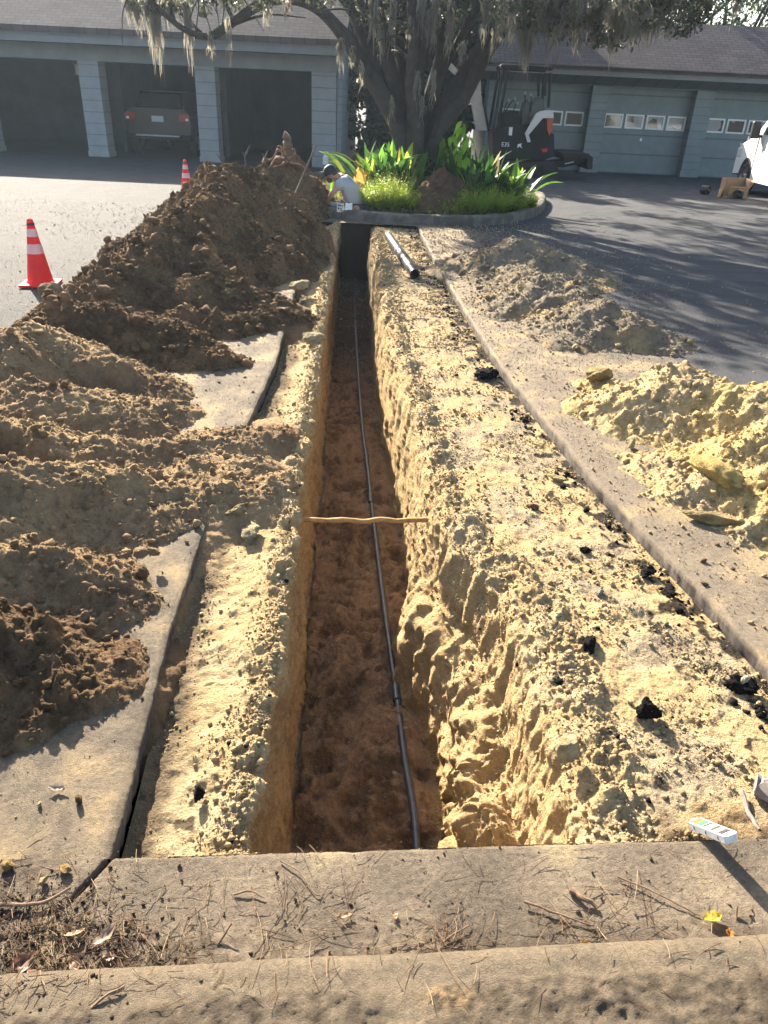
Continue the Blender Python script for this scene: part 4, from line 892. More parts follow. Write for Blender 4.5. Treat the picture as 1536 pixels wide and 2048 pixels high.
def sapling():
    root = empty('sapling', (1.02, 14.3, .12)); tag(root, 'slender sapling with drooping lime green leaves beside the tree foot', 'sapling'); mb = MB(); V = []; F = []; CL = []; rg = np.random.default_rng(3)
    for k, (dx, dy, hh) in enumerate([(.0, 0, 1.3), (-.16, .05, 1.05), (.13, -.05, 1.1)]):
        pts = [(0, 0, 0), (dx*.5, dy, hh*.5), (dx, dy, hh)]; mb.tube(spline(pts, 6), [.014]*6+[.01]*6+[.006], 6)
        for j in range(20):
            t = rg.uniform(.45, 1.02); b = np.array([dx*t, dy, hh*t]); a = rg.random()*6.28; d = np.array([math.cos(a), math.sin(a), 0]); s = np.array([-d[1], d[0], 0]); L = rg.uniform(.18, .28); o = len(V); c = np.array([.26, .44, .04])*rg.uniform(.7, 1.4)
            for i in range(6):
                q = i/5; p = b+d*L*q*.75+np.array([0, 0, -1])*L*q*q*.8; ww = .045*math.sin(math.pi*q)+.002; V += [p-s*ww, p+s*ww]; CL += [c, c]
            F += [(o+2*i, o+2*i+1, o+2*i+3, o+2*i+2) for i in range(5)]
    mb.build('stem', MAT['bark'], root, True); link('foliage', raw_mesh('foliage', np.array(V), np.array(F), np.array(CL)), MAT['blade'], root, True)
sapling()
def fern(label, x, y, w, h, n, seed, col=(.16, .26, .02)):
    rg = np.random.default_rng(seed); V = []; F = []; CL = []
    for k in range(n):
        a = rg.random()*6.28; r = w*rg.random()**.6; b = np.array([math.cos(a)*r*.75, math.sin(a)*r*.6, 0]); d = np.array([math.cos(a)*.6*r/w+rg.normal()*.18, math.sin(a)*.6*r/w+rg.normal()*.18, 1.]); d /= np.linalg.norm(d); L = h*(1-.4*(r/w)**2)*rg.uniform(.5, 1.1)*(1+.45*mnoise.noise(Vector((b[0]*9, b[1]*9, seed)))); c0 = np.array(col)*rg.uniform(.6, 1.25)+np.array([.05, .02, 0])*rg.random()
        for j in range(20):
            t = .2+.8*j/19; p = b+d*L*t+np.array([0, 0, -.12*L*t*t]); a2 = rg.random()*6.28; e = np.array([math.cos(a2), math.sin(a2), rg.uniform(-.1, .7)]); l = .07*(1.15-t*.8)*rg.uniform(.6, 1.3); s = np.cross(e, [0, 0, 1.])*.16; o = len(V)
            V += [p, p+e*l*.5+s*l, p+e*l, p+e*l*.5-s*l]; F.append((o, o+1, o+2, o+3)); CL += [c0*(.8+.5*t)]*4
    me = raw_mesh('fern', np.array(V), np.array(F), np.array(CL)); o = link('fern', me, MAT['blade']); o.location = (x, y, .1); tag(o, label, 'fern', 'feathery ferns along the front of the bed')
for i, (x, y, w, h, n, lb) in enumerate([
    (-.22, 12.85, .30, .52, 330, 'biggest bright lime fern, immediately right of the crouching man'),
    (.10, 12.9, .22, .40, 200, 'smaller lime fern between the biggest fern and the soil mound'),
    (-.42, 13.1, .2, .42, 140, 'fern tucked behind the back of the crouching man'),
    (1.15, 12.95, .26, .36, 240, 'fern just right of the soil mound'),
    (1.50, 13.2, .30, .38, 260, 'fern in the middle of the right fern patch'),
    (1.85, 13.6, .28, .36, 220, 'fern toward the right end of the bed kerb'),
    (2.15, 14.1, .26, .30, 200, 'rightmost fern, where the bed kerb bends away'),
    (.85, 12.75, .18, .22, 120, 'low fern at the right foot of the soil mound')]):
    fern(lb, x, y, w*1.15, h*1.3, int(n*1.6), 700+i, (.36, .46, .04) if i < 2 else (.27, .40, .04))
rg = np.random.default_rng(9); n = 9000; x = rg.uniform(-2.6, 2.7, n); y = 12.35+rg.random(n)**1.5*5; k = ring_dist(x, y) > .14; k &= ~((np.abs(x+.85) < .5) & (y < 13.6)); x, y = x[k], y[k]; n = len(x)
a = rg.random(n)*6.28; L = rg.uniform(.03, .11, n); b = np.stack([x, y, 0*x+.11], 1); d = np.stack([np.cos(a)*L*.5, np.sin(a)*L*.5, L], 1); s = np.stack([-np.sin(a), np.cos(a), 0*a], 1)*.012
v = np.stack([b-s*.5, b+d*.5+s, b+d, b+d*.5-s], 1).reshape(-1, 3); pc = np.array([(.08, .12, .02), (.05, .08, .02), (.22, .2, .05), (.15, .10, .05)])[rg.integers(0, 4, n)]
tag(link('ground_cover', raw_mesh('ground_cover', v, np.arange(4*n).reshape(-1, 4), np.repeat(pc, 4, 0)), MAT['blade']), 'low weeds and leaf scraps covering the bed soil', 'ground cover', kind='stuff')

# ------------------------------------------------------------------ pipes and rods
MAT['pvc_dark'] = mat('dark_pipe', (.045, .050, .058), .35, var=.35, vscale=14.); MAT['pvc_grey'] = mat('grey_pipe', (.20, .21, .23), .4, var=.2)
MAT['rust'] = mat('rusty_pipe', (.36, .19, .055), .8, var=.4, vscale=22., bump=.004, bscale=60.); MAT['iron'] = mat('iron', (.14, .11, .085), .6, .4, .3, 10.)
MAT['black_pl'] = mat('black_plastic', (.02, .02, .022), .4); MAT['conduit'] = mat('trench_pipe', (.045, .05, .06), .45, var=.4, vscale=24.)
pz = -.835; P = [(.185, 1.30, pz), (.185, 1.9, pz), (.14, 2.3, pz), (.10, 2.71, pz), (.03, 3.35, pz+.004), (-.08, 4.48, pz), (-.155, 5.3, pz), (-.24, 6.19, pz), (-.43, 8.67, pz), (-.52, 10, pz), (-.64, 12.1, pz)]
rt_ = empty('trench_pipe', (0, 0, 0)); tag(rt_, 'thin dark grey pipe laid along the trench floor', 'pipe')
MB().tube(spline(P, 8), .016, 14).build('pipe', MAT['conduit'], rt_, True)
for (x, y, x2, y2) in ((.105, 2.64, .098, 2.73), (-.095, 4.60, -.106, 4.72)): MB().tube([(x, y, pz), (x2, y2, pz)], .021, 14).build('coupling', MAT['conduit'], rt_, True)
def knobby(p0, p1, r, n, amp, seed, sag=0):
    a, b = Vector(p0), Vector(p1); pts = []; rs = []
    for i in range(n+1):
        t = i/n; q = a.lerp(b, t); q.z -= sag*4*t*(1-t); pts.append(q+Vector((0, mnoise.noise(Vector((t*7, seed, 0))), mnoise.noise(Vector((t*7, seed, 5)))))*amp); rs.append(r*(1+.25*mnoise.noise(Vector((t*19, seed, 3)))))
    return pts, rs
p, r = knobby((-.42, 3.07, -.115), (.215, 3.12, -.11), .0125, 40, .008, 2, .006)
tag(MB().tube(p, r, 12).build('crossing_pipe', MAT['rust'], None, True), 'rusty orange pipe spanning the trench from wall to wall', 'pipe')
def bank_pipe():
    a, b = Vector((-.12, 10.75, .035)), Vector((.215, 8.42, .0)); root = empty('drain_pipe', a); d = b-a; tag(root, 'shiny black drain pipe lying on the right bank, open end toward the camera', 'pipe'); L = d.length; q = d.to_track_quat('Z', 'Y').to_matrix().to_4x4()
    R = .055; MB().lathe([(R-.008, .02), (R-.008, L), (R, L), (R, 0), (R-.008, 0), (R-.008, .02)], 28, q).build('barrel', MAT['pvc_dark'], root, True)
    MB().lathe([(R, L*.60), (R+.008, L*.605), (R+.008, L*.70), (R, L*.705)], 28, q).build('collar', MAT['pvc_dark'], root, True)
    MB().lathe([(R, L*.44), (R+.004, L*.445), (R+.004, L*.46), (R, L*.465)], 28, q).build('band', MAT['pvc_grey'], root, True)
bank_pipe()
a, b = at(608, 408, 12.95), at(684, 411, 12.95)
tag(MB().tube([a, b], .05, 20).build('drain_pipe', MAT['pvc_grey'], None, True), 'short grey drain pipe under the hand of the crouching man', 'pipe')
tag(MB().tube(spline([at(572, 387, 13.2), at(585, 381, 13.2), at(610, 380, 13.2), at(658, 380, 13.2)], 6), .014, 10).build('thin_pipe', MAT['pvc_grey'], None, True), 'thin pale pipe with a bent end behind the leaning iron rod', 'pipe')
a, b = at(619, 423, 12.6), at(659, 421, 12.6)
tag(MB().box((-.19, -.05, -.012), (.19, .05, .012), T(*((a+b)/2), rz=.1, ry=-.03), .003).build('board', mat('pale_board', (.42, .38, .30), .8, var=.2), None), 'short pale board lying before the grey drain pipe', 'board')
p = spline([at(575, 441, 10.75), at(576, 432, 10.75), at(583, 405, 10.78), at(606, 352, 10.8), at(620, 318, 10.8), at(633, 290, 10.8)], 6)
tag(MB().tube(p, [.010]*6+[.013]*18+[.011]*7, 8).build('iron_rod', MAT['iron'], None, True), 'long iron rod stuck upright and leaning right in the biggest heap', 'rod')

# ------------------------------------------------------------------ torn stump, twigs on the heaps
MAT['wood'] = mat('torn_wood', (.15, .095, .06), .9, var=.45, vscale=9., bump=.02, bscale=24.); MAT['root'] = mat('torn_root', (.24, .125, .07), .85, var=.4, vscale=14., bump=.01)
Ys = 12.8
st = empty('stump', at(575, 322, Ys)); tag(st, 'torn upright stump with splayed orange roots on the far heap', 'stump')
mb = MB(); limb(mb, [at(578, 330, Ys), at(576, 305, Ys), at(574, 285, Ys), at(574, 266, Ys)], .115, .045, 14, 6, .4, 3); mb.build('wood', MAT['wood'], st, True, 60)
for i, pp_ in enumerate([[(572, 310), (556, 300), (548, 312), (538, 322)], [(570, 318), (552, 318), (540, 334), (528, 340)], [(576, 318), (590, 308), (588, 296)], [(575, 322), (562, 330), (545, 334)], [(570, 305), (560, 292), (552, 296)], [(580, 325), (600, 330), (612, 338)]]):
    mb = MB(); limb(mb, [at(x, y, Ys-.12) for x, y in pp_], .028, .006, 8, 6, .6, i+2.5); mb.build('root', MAT['root'], st, True, 80)
for o in st.children: o.data.transform(Matrix.Translation(-st.location))
for i, (lb, Yt, pts) in enumerate([('pale twig with forked tips sticking out of the peak of the biggest heap', 10, [[(492, 332), (490, 312), (500, 290)], [(490, 312), (484, 303)], [(493, 308), (496, 300)]]), ('short dark twig on the left shoulder of the biggest heap', 9.6, [[(446, 328), (440, 318), (433, 306)]]), ('little leafless sprig between the two heap tops', 11, [[(531, 330), (530, 315), (536, 300)], [(530, 316), (524, 305)]])]):
    mb = MB()
    for q in pts: limb(mb, [at(x, y, Yt) for x, y in q], .013, .005, 6, 5, .1, i)
    tag(mb.build('twig', MAT['iron'], None, True), lb, 'twig', 'twigs sticking out of the heaps')

# ------------------------------------------------------------------ traffic cones
MAT['cone'] = mat('cone_orange', (.85, .035, .03), .65, spec=.2, var=.12, vscale=6.); MAT['band'] = mat('reflective_band', (.75, .42, .38), .35, var=.15, vscale=20.)
def cone(label, x, y, rz):
    root = empty('traffic_cone', (x, y, 0), rz); root.scale = (.86, .86, .84); tag(root, label, 'traffic cone', 'orange traffic cones on the asphalt')
    R = lambda z: .135-(z-.03)*.1585
    MB().box((-.185, -.185, .004), (.185, .185, .034), None, .012).build('foot', MAT['cone'], root)
    b = MB().lathe([(.15, .03), (.142, .05), (R(.06), .06), (R(.68), .68), (R(.70)-.004, .70), (R(.70)-.010, .702), (R(.6)-.012, .6)], 36).build('body', MAT['cone'], root, True)
    for z0, z1 in ((.345, .445), (.52, .60)): MB().lathe([(R(z0)+.0025, z0), (R(z1)+.0025, z1)], 36).build('band', MAT['band'], root, True)
    MB().lathe([(R(.64)+.001, .635), (R(.64)+.004, .64), (R(.655)+.004, .655), (R(.66)+.001, .66)], 24).build('ring', MAT['black_pl'], root, True)
cone('whole orange cone with two pale bands, standing on the sunlit asphalt', -3.34, 7.08, .15)
cone('orange cone half hidden behind the biggest earth heap', -3.88, 14.6, .4)

# ------------------------------------------------------------------ tins on the kerb, jug by the carport
MAT['tin'] = mat('tin_label', (.55, .54, .52), .4, var=.35, vscale=40.); MAT['lid'] = mat('tin_lid', (.12, .12, .12), .4)
for x, lb in ((681, 'white tin with a dark print standing on the bed kerb, nearer the hand'), (697.5, 'plain white square tin standing on the bed kerb, nearer the hips')):
    p = at(x, 424, 12.5); root = empty('tin', (p.x, p.y, p.z)); tag(root, lb, 'tin', 'two white tins on the kerb')
    MB().box((-.055, -.04, 0), (.055, .04, .13), None, .01).build('body', MAT['tin'] if x < 690 else MAT['white'], root)
    MB().lathe([(.0, .13), (.022, .13), (.022, .15), (.0, .15)], 14).build('cap', MAT['lid'], root)
    if x < 690:
        mk = MB()
        for (u, v, w, h) in ((-.04, .09, .03, .02), (-.005, .085, .012, .03), (.018, .09, .02, .015), (-.04, .04, .02, .03), (-.01, .045, .035, .012), (.0, .02, .03, .012)): mk.box((u, -.0425, v), (u+w, -.0405, v+h))
        mk.build('print', MAT['black_pl'], root)
p = at(651, 329, 21.9); root = empty('jug', (p.x, p.y, max(0, p.z))); tag(root, 'small white jug standing at the right end pillar of the carport', 'jug')
MB().lathe([(0, 0), (.075, 0), (.08, .02), (.08, .18), (.03, .25), (.03, .28), (0, .28)], 18).build('body', MAT['white'], root, True); MB().lathe([(0, .28), (.085, .28), (.085, .31), (0, .31)], 18).build('cap', MAT['white'], root, True)
# ------------------------------------------------------------------ mini digger
MAT['digger_black'] = mat('black_paint', (.009, .009, .010), .55, var=.3, vscale=5., spec=.25); MAT['digger_white'] = mat('white_panel', (.62, .60, .57), .35, var=.1, vscale=4.)
MAT['digger_red'] = mat('red_panel', (.45, .07, .03), .4); MAT['rubber'] = mat('rubber', (.018, .018, .018), .85, var=.3, vscale=12., bump=.004, bscale=30.); MAT['arm'] = mat('arm_paint', (.48, .42, .36), .45, var=.25, vscale=3.)
MAT['steel'] = mat('bright_steel', (.4, .4, .42), .3, .9); MAT['vinyl'] = mat('vinyl_seat', (.05, .052, .06), .32); MAT['lens'] = mat('lamp_lens', (.5, .03, .02), .2)
def digger():
    Y = 22.6; O = Vector((3.3, Y, 0)); root = empty('mini_digger', O); tag(root, 'small black and white digger with a canopy frame, parked behind the bed', 'digger')
    def B(mb, n, m, par=None, **k):
        o = mb.build(n, m, par or root, **k); o.data.transform(Matrix.Translation(-O)); return o
    def q(px, py, Y=Y): return at(px, py, Y)
    def xz(*pp): return [(q(a, b).x, q(a, b).z) for a, b in pp]
    # canopy
    mb = MB(); yb = Y+1.05
    for yy, dx in ((Y, 0), (yb, 0)):
        for pl in ([(985, 268), (1007, 136)], [(994, 262), (1017, 136)], [(1090, 192), (1090, 146)], [(1097, 215), (1101, 146)]):
            a, b = [q(*k) for k in pl]; a = Vector((a.x, yy, a.z)); b = Vector((b.x, yy, b.z)); B(MB().tube([a, b], .038, 8), 'canopy_post', MAT['digger_black'], smooth=True)
    a, b = q(1006, 131), q(1103, 139); mb = MB()
    mb.box((a.x-.06, Y-.06, a.z-.07), (b.x+.03, Y+.06, a.z+.03), None, .03).box((a.x-.06, yb-.06, a.z-.07), (b.x+.03, yb+.06, a.z+.03), None, .03).box((a.x-.03, Y-.03, a.z-.02), (b.x, yb+.03, a.z+.045), None, .03)
    B(mb, 'canopy_roof', MAT['digger_black'])
    # house
    B(MB().prism(xz((984, 262), (1030, 250), (1068, 246), (1106, 268), (1107, 312), (1090, 318), (984, 314)), Y-.15, Y+1.15), 'engine_house', MAT['digger_black'])
    B(MB().prism(xz((1062, 268), (1076, 234), (1100, 234), (1104, 250), (1102, 272)), Y-.05, Y+1.05), 'rear_cover', MAT['digger_black'])
    B(MB().prism(xz((1070, 227), (1079, 222), (1097, 220), (1104, 226), (1104, 236), (1083, 236), (1055, 269), (1059, 283), (1053, 284), (1048, 266)), Y-.24, Y-.06), 'guard_arm', MAT['digger_white'])
    B(MB().prism(xz((1073, 234), (1080, 234), (1057, 263)), Y-.19, Y-.05), 'red_inset', MAT['digger_red'])
    B(MB().prism(xz((1092, 238), (1104, 237), (1101, 262), (1096, 270), (1092, 258)), Y-.2, Y-.02), 'red_panel', MAT['digger_red'])
    B(MB().prism(xz((1079, 297), (1093, 296), (1092, 303), (1084, 304)), Y-.19, Y-.14), 'tail_light', MAT['lens'])
    # seat, consoles, levers
    B(MB().prism(xz((1047, 250), (1046, 225), (1052, 206), (1058, 200), (1061, 204), (1062, 250)), Y+.25, Y+.75), 'seat_back', MAT['vinyl'])
    B(MB().prism(xz((1063, 224), (1068, 204), (1080, 194), (1088, 198), (1092, 226)), Y+.1, Y+.8), 'hose_cover', MAT['vinyl'])
    B(MB().prism(xz((1000, 262), (1004, 226), (1022, 222), (1042, 230), (1046, 262)), Y+.1, Y+.9), 'console', MAT['digger_black'])
    for i, pl in enumerate([[(1006, 226), (1012, 209), (1017, 201)], [(1010, 224), (1022, 205), (1030, 198)], [(1026, 224), (1031, 210), (1035, 207)], [(1050, 205), (1050, 187)], [(1062, 205), (1062, 190)]]):
        m_ = MB().tube([q(a, b, Y+.2) for a, b in pl], .014, 6); B(m_, 'lever', MAT['digger_black'], smooth=True); c = q(*pl[-1], Y+.2); B(MB().lathe([(0, -.04), (.028, -.02), (.03, .03), (0, .05)], 10, T(*c)), 'lever_knob', MAT['steel'], smooth=True)
    B(MB().prism(xz((1017, 254), (1024, 254), (1022, 271), (1016, 270)), Y-.17, Y-.15), 'sticker', MAT['white'])
    # marks on the house side
    tc = bpy.data.curves.new('marking', 'FONT'); tc.body = 'E35'; tc.size = .15; tc.extrude = .002; to = bpy.data.objects.new('marking', tc); C.objects.link(to)
    bpy.context.view_layer.update(); me = bpy.data.meshes.new_from_object(to); C.objects.unlink(to); bpy.data.objects.remove(to); me.materials.clear()
    p = q(1001, 292); me.transform(T(p.x-O.x, -.156, p.z, rx=math.pi/2)); link('marking', me, MAT['white'], root)
    B(MB().prism(xz((1034, 288), (1043, 286), (1040, 290), (1043, 296), (1037, 292), (1033, 296)), Y-.156, Y-.150), 'emblem', MAT['white'])
    # tracks
    for yy in (Y-.3, Y+1.0):
        pr = [(p.x, p.z) for p in [q(*k) for k in ((975, 352), (968, 340), (975, 324), (1000, 320), (1100, 322), (1111, 334), (1108, 350), (1098, 360), (990, 362))]]
        tr = B(MB().prism(pr, yy-.15, yy+.15), 'track', MAT['rubber'])
        for k in range(4): B(MB().lathe([(0, -.17), (.09, -.165), (.10, 0), (.09, .165), (0, .17)], 14, T(2.75+k*.38, yy, .19, rx=math.pi/2)), 'roller', MAT['digger_black'], tr, smooth=True)
    # dozer blade on its arm
    B(MB().prism(xz((1085, 322), (1120, 318), (1165, 316), (1166, 326), (1125, 334), (1090, 334)), Y-.1, Y+.1), 'blade_arm', MAT['digger_black'])
    B(MB().prism(xz((1117, 304), (1140, 303), (1168, 305), (1172, 309), (1177, 312), (1176, 335), (1166, 336), (1166, 316), (1122, 318)), Y-.55, Y+1.3), 'blade', MAT['digger_black'])
    B(MB().prism(xz((1128, 326), (1146, 322), (1146, 324), (1128, 328)), Y-.13, Y-.11), 'blade_ram', MAT['steel'])
    # boom going up to the left behind the tree
    B(MB().prism(xz((955, 262), (946, 212), (938, 176), (936, 160), (946, 150), (958, 150), (964, 160), (965, 190), (972, 222), (976, 262)), Y+.35, Y+.6), 'boom', MAT['arm'])
    B(MB().prism(xz((940, 172), (930, 152), (905, 125), (880, 108), (874, 116), (898, 136), (922, 158), (934, 178)), Y+.38, Y+.57), 'dipper', MAT['arm'])
    for k in range(3): a, b = q(921+6*k, 126+5*k), q(925+6*k, 143+5*k); B(MB().prism([(a.x, a.z), (a.x+.05, a.z-.02), (b.x+.05, b.z-.02), (b.x, b.z)], Y+.33, Y+.345), 'stripe', MAT['digger_red'] if k % 2 == 0 else MAT['digger_white'])
    B(MB().lathe([(0, -.02), (.07, -.02), (.07, .02), (0, .02)], 16, T(*(q(948, 165)-Vector((0, -.34, 0))), rx=math.pi/2)), 'pivot', MAT['steel'])
    a, b = q(980, 262), q(968, 200); B(MB().tube([Vector((a.x, Y+.3, a.z)), Vector((b.x, Y+.3, b.z))], .03, 8), 'ram', MAT['digger_black'], smooth=True)
digger()

# ------------------------------------------------------------------ white van at the right edge
MAT['van_paint'] = mat('van_paint', (.80, .80, .79), .3, coat=.5); MAT['tyre'] = mat('tyre', (.02, .02, .02), .85); MAT['rim'] = mat('wheel_rim', (.35, .35, .36), .35, .7); MAT['glass_green'] = mat('tinted_glass', (.04, .07, .07), .06, spec=.9)
def wheel(root, x, y, z, r, w, rz=0.):
    t = MB().lathe([(r*.62, -w/2), (r*.95, -w/2), (r, -w*.3), (r, w*.3), (r*.95, w/2), (r*.62, w/2)], 28, T(x, y, z, ry=math.pi/2, rz=rz)).build('wheel', MAT['tyre'], root, True)
    mb = MB().lathe([(0, -w*.42), (r*.2, -w*.45), (r*.25, -w*.3), (r*.6, -w*.35), (r*.64, -w*.5), (r*.64, w*.3), (0, w*.3)], 28, T(x, y, z, ry=math.pi/2, rz=rz)); mb.build('rim', MAT['rim'], t, True); return t
def van():
    root = empty('van', (8.78, 21.7, 0), math.radians(-3)); tag(root, 'white van cut off by the right edge of the photo, parked facing the garage', 'van')
    # side outline (y, z), nose at y=0, tail at -5.4
    out = [(0, .38), (.0, .72), (-.06, .95), (-.22, 1.08), (-.85, 1.26), (-1.0, 1.30), (-1.9, 2.12), (-2.15, 2.22), (-2.6, 2.27), (-5.3, 2.27), (-5.42, 2.1), (-5.45, .42), (-5.3, .30), (-1.32, .30)]
    arch = [(-.88+.44*math.cos(a), .36+.44*math.sin(a)) for a in np.linspace(math.radians(188), math.radians(8), 11)]
    prof = out+arch
    n = len(prof); W = [(0.03, 1.), (.0, 1.), (.0, 1.), (.03, 1.)]; mb = MB()
    rows_ = []
    for x, inset in ((0, .07), (.03, .02), (.09, 0), (1.91, 0), (1.97, .02), (2.0, .07)):
        rows_.append([(x+(max(0, z-1.25)*.13 if x < 1 else -max(0, z-1.25)*.13), y*(1-inset*.03), z-(inset*.5 if z > 2.0 else 0)) for y, z in prof])
    V = [p for r in rows_ for p in r]; F = [(i*n+k, i*n+(k+1) % n, (i+1)*n+(k+1) % n, (i+1)*n+k) for i in range(5) for k in range(n)]+[tuple(range(n)), tuple(range(5*n, 6*n))]
    mb.add(V, F); mb.build('body', MAT['van_paint'], root, True, 30)
    g = MB(); S = lambda y, z, o=-.006: ((max(0, z-1.25)*.13)+o, y, z)
    d = MB(); P = [(-1.42, 1.34), (-1.98, 2.0), (-2.55, 2.0), (-2.55, 1.34)]; g.add([S(y, z) for y, z in P]+[S(y, z, .02) for y, z in P], [(0, 1, 2, 3), (7, 6, 5, 4), (0, 4, 5, 1), (1, 5, 6, 2), (2, 6, 7, 3), (3, 7, 4, 0)]); g.build('door_window', MAT['glass_green'], root)
    g = MB().add([(.12, -1.05, 1.335), (1.88, -1.05, 1.335), (1.78, -1.86, 2.095), (.22, -1.86, 2.095)], [(0, 1, 2, 3)]); w = g.build('windscreen', MAT['glass_green'], root); w.modifiers.new('s', 'SOLIDIFY').thickness = .03; w.location.z = .015; w.location.y = .012
    wheel(root, .09, -.88, .35, .35, .22); wheel(root, 1.91, -.88, .35, .35, .22); wheel(root, .09, -4.2, .35, .35, .22)
    MB().lathe([(.36, -.05), (.445, -.05), (.445, .06), (.36, .06)], 28, T(.05, -.88, .36, ry=math.pi/2)).build('wheel_arch', MAT['black_pl'], root, True)
    m = MB().box((-.26, -1.42, 1.24), (-.05, -1.28, 1.62), None, .04).box((-.06, -1.40, 1.27), (.03, -1.33, 1.33)).build('wing_mirror', MAT['black_pl'], root); MB().box((-.27, -1.278, 1.2), (-.2, -1.26, 1.28), None, .01).build('mirror_lamp', MAT['white'], m)
    MB().box((-.012, -1.30, .42), (.004, -1.29, 1.28)).box((-.012, -2.62, .42), (.004, -2.61, 2.0)).build('door_seam', MAT['black_pl'], root)
    MB().box((-.014, -5.2, .62), (.004, -1.34, .82), None, .005).build('side_moulding', mat('grey_moulding', (.35, .35, .37), .5), root)
    MB().box((-.03, -2.5, 1.08), (0, -2.3, 1.12), None, .01).build('door_handle', MAT['van_paint'], root)
    MB().box((-.012, -.32, .78), (.1, -.02, 1.0), None, .02).build('headlight', mat('headlight_lens', (.6, .6, .6), .1), root)
    MB().box((.0, -.02, .36), (2.0, .05, .66), None, .03).build('bumper', MAT['black_pl'], root)
van()

# ------------------------------------------------------------------ pickup in the middle bay
def suv():
    root = empty('parked_car', (-6.95, 23.6, 0)); tag(root, 'dark red car seen from behind in the shaded middle bay of the carport', 'car')
    m = mat('dark_red_paint', (.022, .008, .007), .4, coat=.2); mb = MB()
    prof = [(-.88, .45), (-.93, .7), (-.94, 1.0), (-.86, 1.12), (-.74, 1.22), (.74, 1.22), (.86, 1.12), (.94, 1.0), (.93, .7), (.88, .45)]
    mb.prism(prof, 0, 4.4); mb.add([(-.70, .25, 1.2), (.70, .25, 1.2), (.60, .55, 1.62), (-.60, .55, 1.62), (-.74, 3.3, 1.2), (.74, 3.3, 1.2), (.62, 2.6, 1.66), (-.62, 2.6, 1.66)], [(0, 1, 2, 3), (3, 2, 6, 7), (7, 6, 5, 4), (0, 3, 7, 4), (1, 5, 6, 2)])
    mb.build('body', m, root, True, 25)
    MB().add([(-.62, .262, 1.26), (.62, .262, 1.26), (.55, .49, 1.58), (-.55, .49, 1.58)], [(0, 1, 2, 3)]).build('rear_window', MAT['pane_dark'], root).location.y = -.012
    for s in (-1, 1):
        MB().box((s*.62, -.03, .90), (s*.92, .02, 1.10), None, .015).build('tail_light', mat('tail_lens', (.35, .03, .02), .2), root); MB().box((s*.80, -.034, .93), (s*.88, -.02, .99)).build('reverse_light', MAT['white'], root)
        wheel(root, s*.84, .75, .34, .34, .22); wheel(root, s*.84, 3.5, .34, .34, .22)
    MB().box((-.17, -.025, .88), (.17, 0, 1.03), None, .006).build('number_plate', mat('number_plate', (.5, .5, .5), .5, var=.2, vscale=30.), root)
    b = MB().box((-.92, -.14, .42), (.92, .02, .56), None, .03).build('bumper', MAT['digger_black'], root); MB().box((-.62, -.16, .515), (.62, -.12, .55), None, .008).build('chrome_strip', MAT['steel'], b)
suv()

# ------------------------------------------------------------------ cardboard box and pipe fittings by the van
MAT['card'] = mat('cardboard', (.32, .215, .13), .85, var=.12, vscale=6.); MAT['card2'] = mat('cardboard_print', (.24, .12, .06), .85)
def box():
    root = empty('cardboard_box', (7.95, 19.3, 0), math.radians(-6)); tag(root, 'open cardboard box lying on its side before the van wheel', 'box'); w, d, h = .27, .2, .42; t = .006
    MB().box((-w, d, .02), (w, d+t, h)).build('back_panel', MAT['card'], root); MB().box((-w-t, -d, .0), (-w, d, h), T(0, 0, 0, rz=.0)).build('side_panel', MAT['card'], root)
    MB().box((w, -d, 0), (w+t, d, h)).build('side_panel', MAT['card'], root)
    MB().box((-w*.6, -d-t, 0), (w, -d, .23)).build('front_panel', MAT['card'], root); MB().box((-w, -d, 0), (w, d, t)).build('bottom_panel', MAT['card'], root)
    MB().box((0, 0, 0), (t, .36, .2), T(w+.01, -d, h-.2, rz=.1, ry=.5)).build('flap', MAT['card'], root); MB().box((0, 0, 0), (-.24, .2, t), T(-w, -d, h*.55, ry=-1.25)).build('flap', MAT['card'], root)
    MB().box((-w*.55, -d-t-.02, .225), (w, -d+.05, .245)).build('folded_flap', MAT['card'], root); MB().box((-w+.02, d-.003, .22), (-w+.12, d-.001, .40)).build('print', MAT['card2'], root)
box()
for x, y, rz, lb in ((7.45, 19.75, .7, 'black plastic pipe fitting lying alone, left of the cardboard box'), (7.95, 19.02, -.4, 'black plastic pipe fitting right in front of the cardboard box')):
    root = empty('pipe_fitting', (x, y, .10), rz); tag(root, lb, 'pipe fitting', 'black pipe fittings')
    MB().lathe([(.085, -.09), (.10, -.09), (.10, -.03), (.088, -.02), (.088, .02), (.10, .03), (.10, .09), (.085, .09), (.085, -.09)], 22, T(0, 0, 0, rx=math.pi/2)).build('sleeve', MAT['black_pl'], root, True); MB().lathe([(.07, 0), (.085, 0), (.085, .12), (.07, .12), (.07, 0)], 18, T(0, 0, -.02, ry=math.pi/2)).build('branch', MAT['black_pl'], root, True)

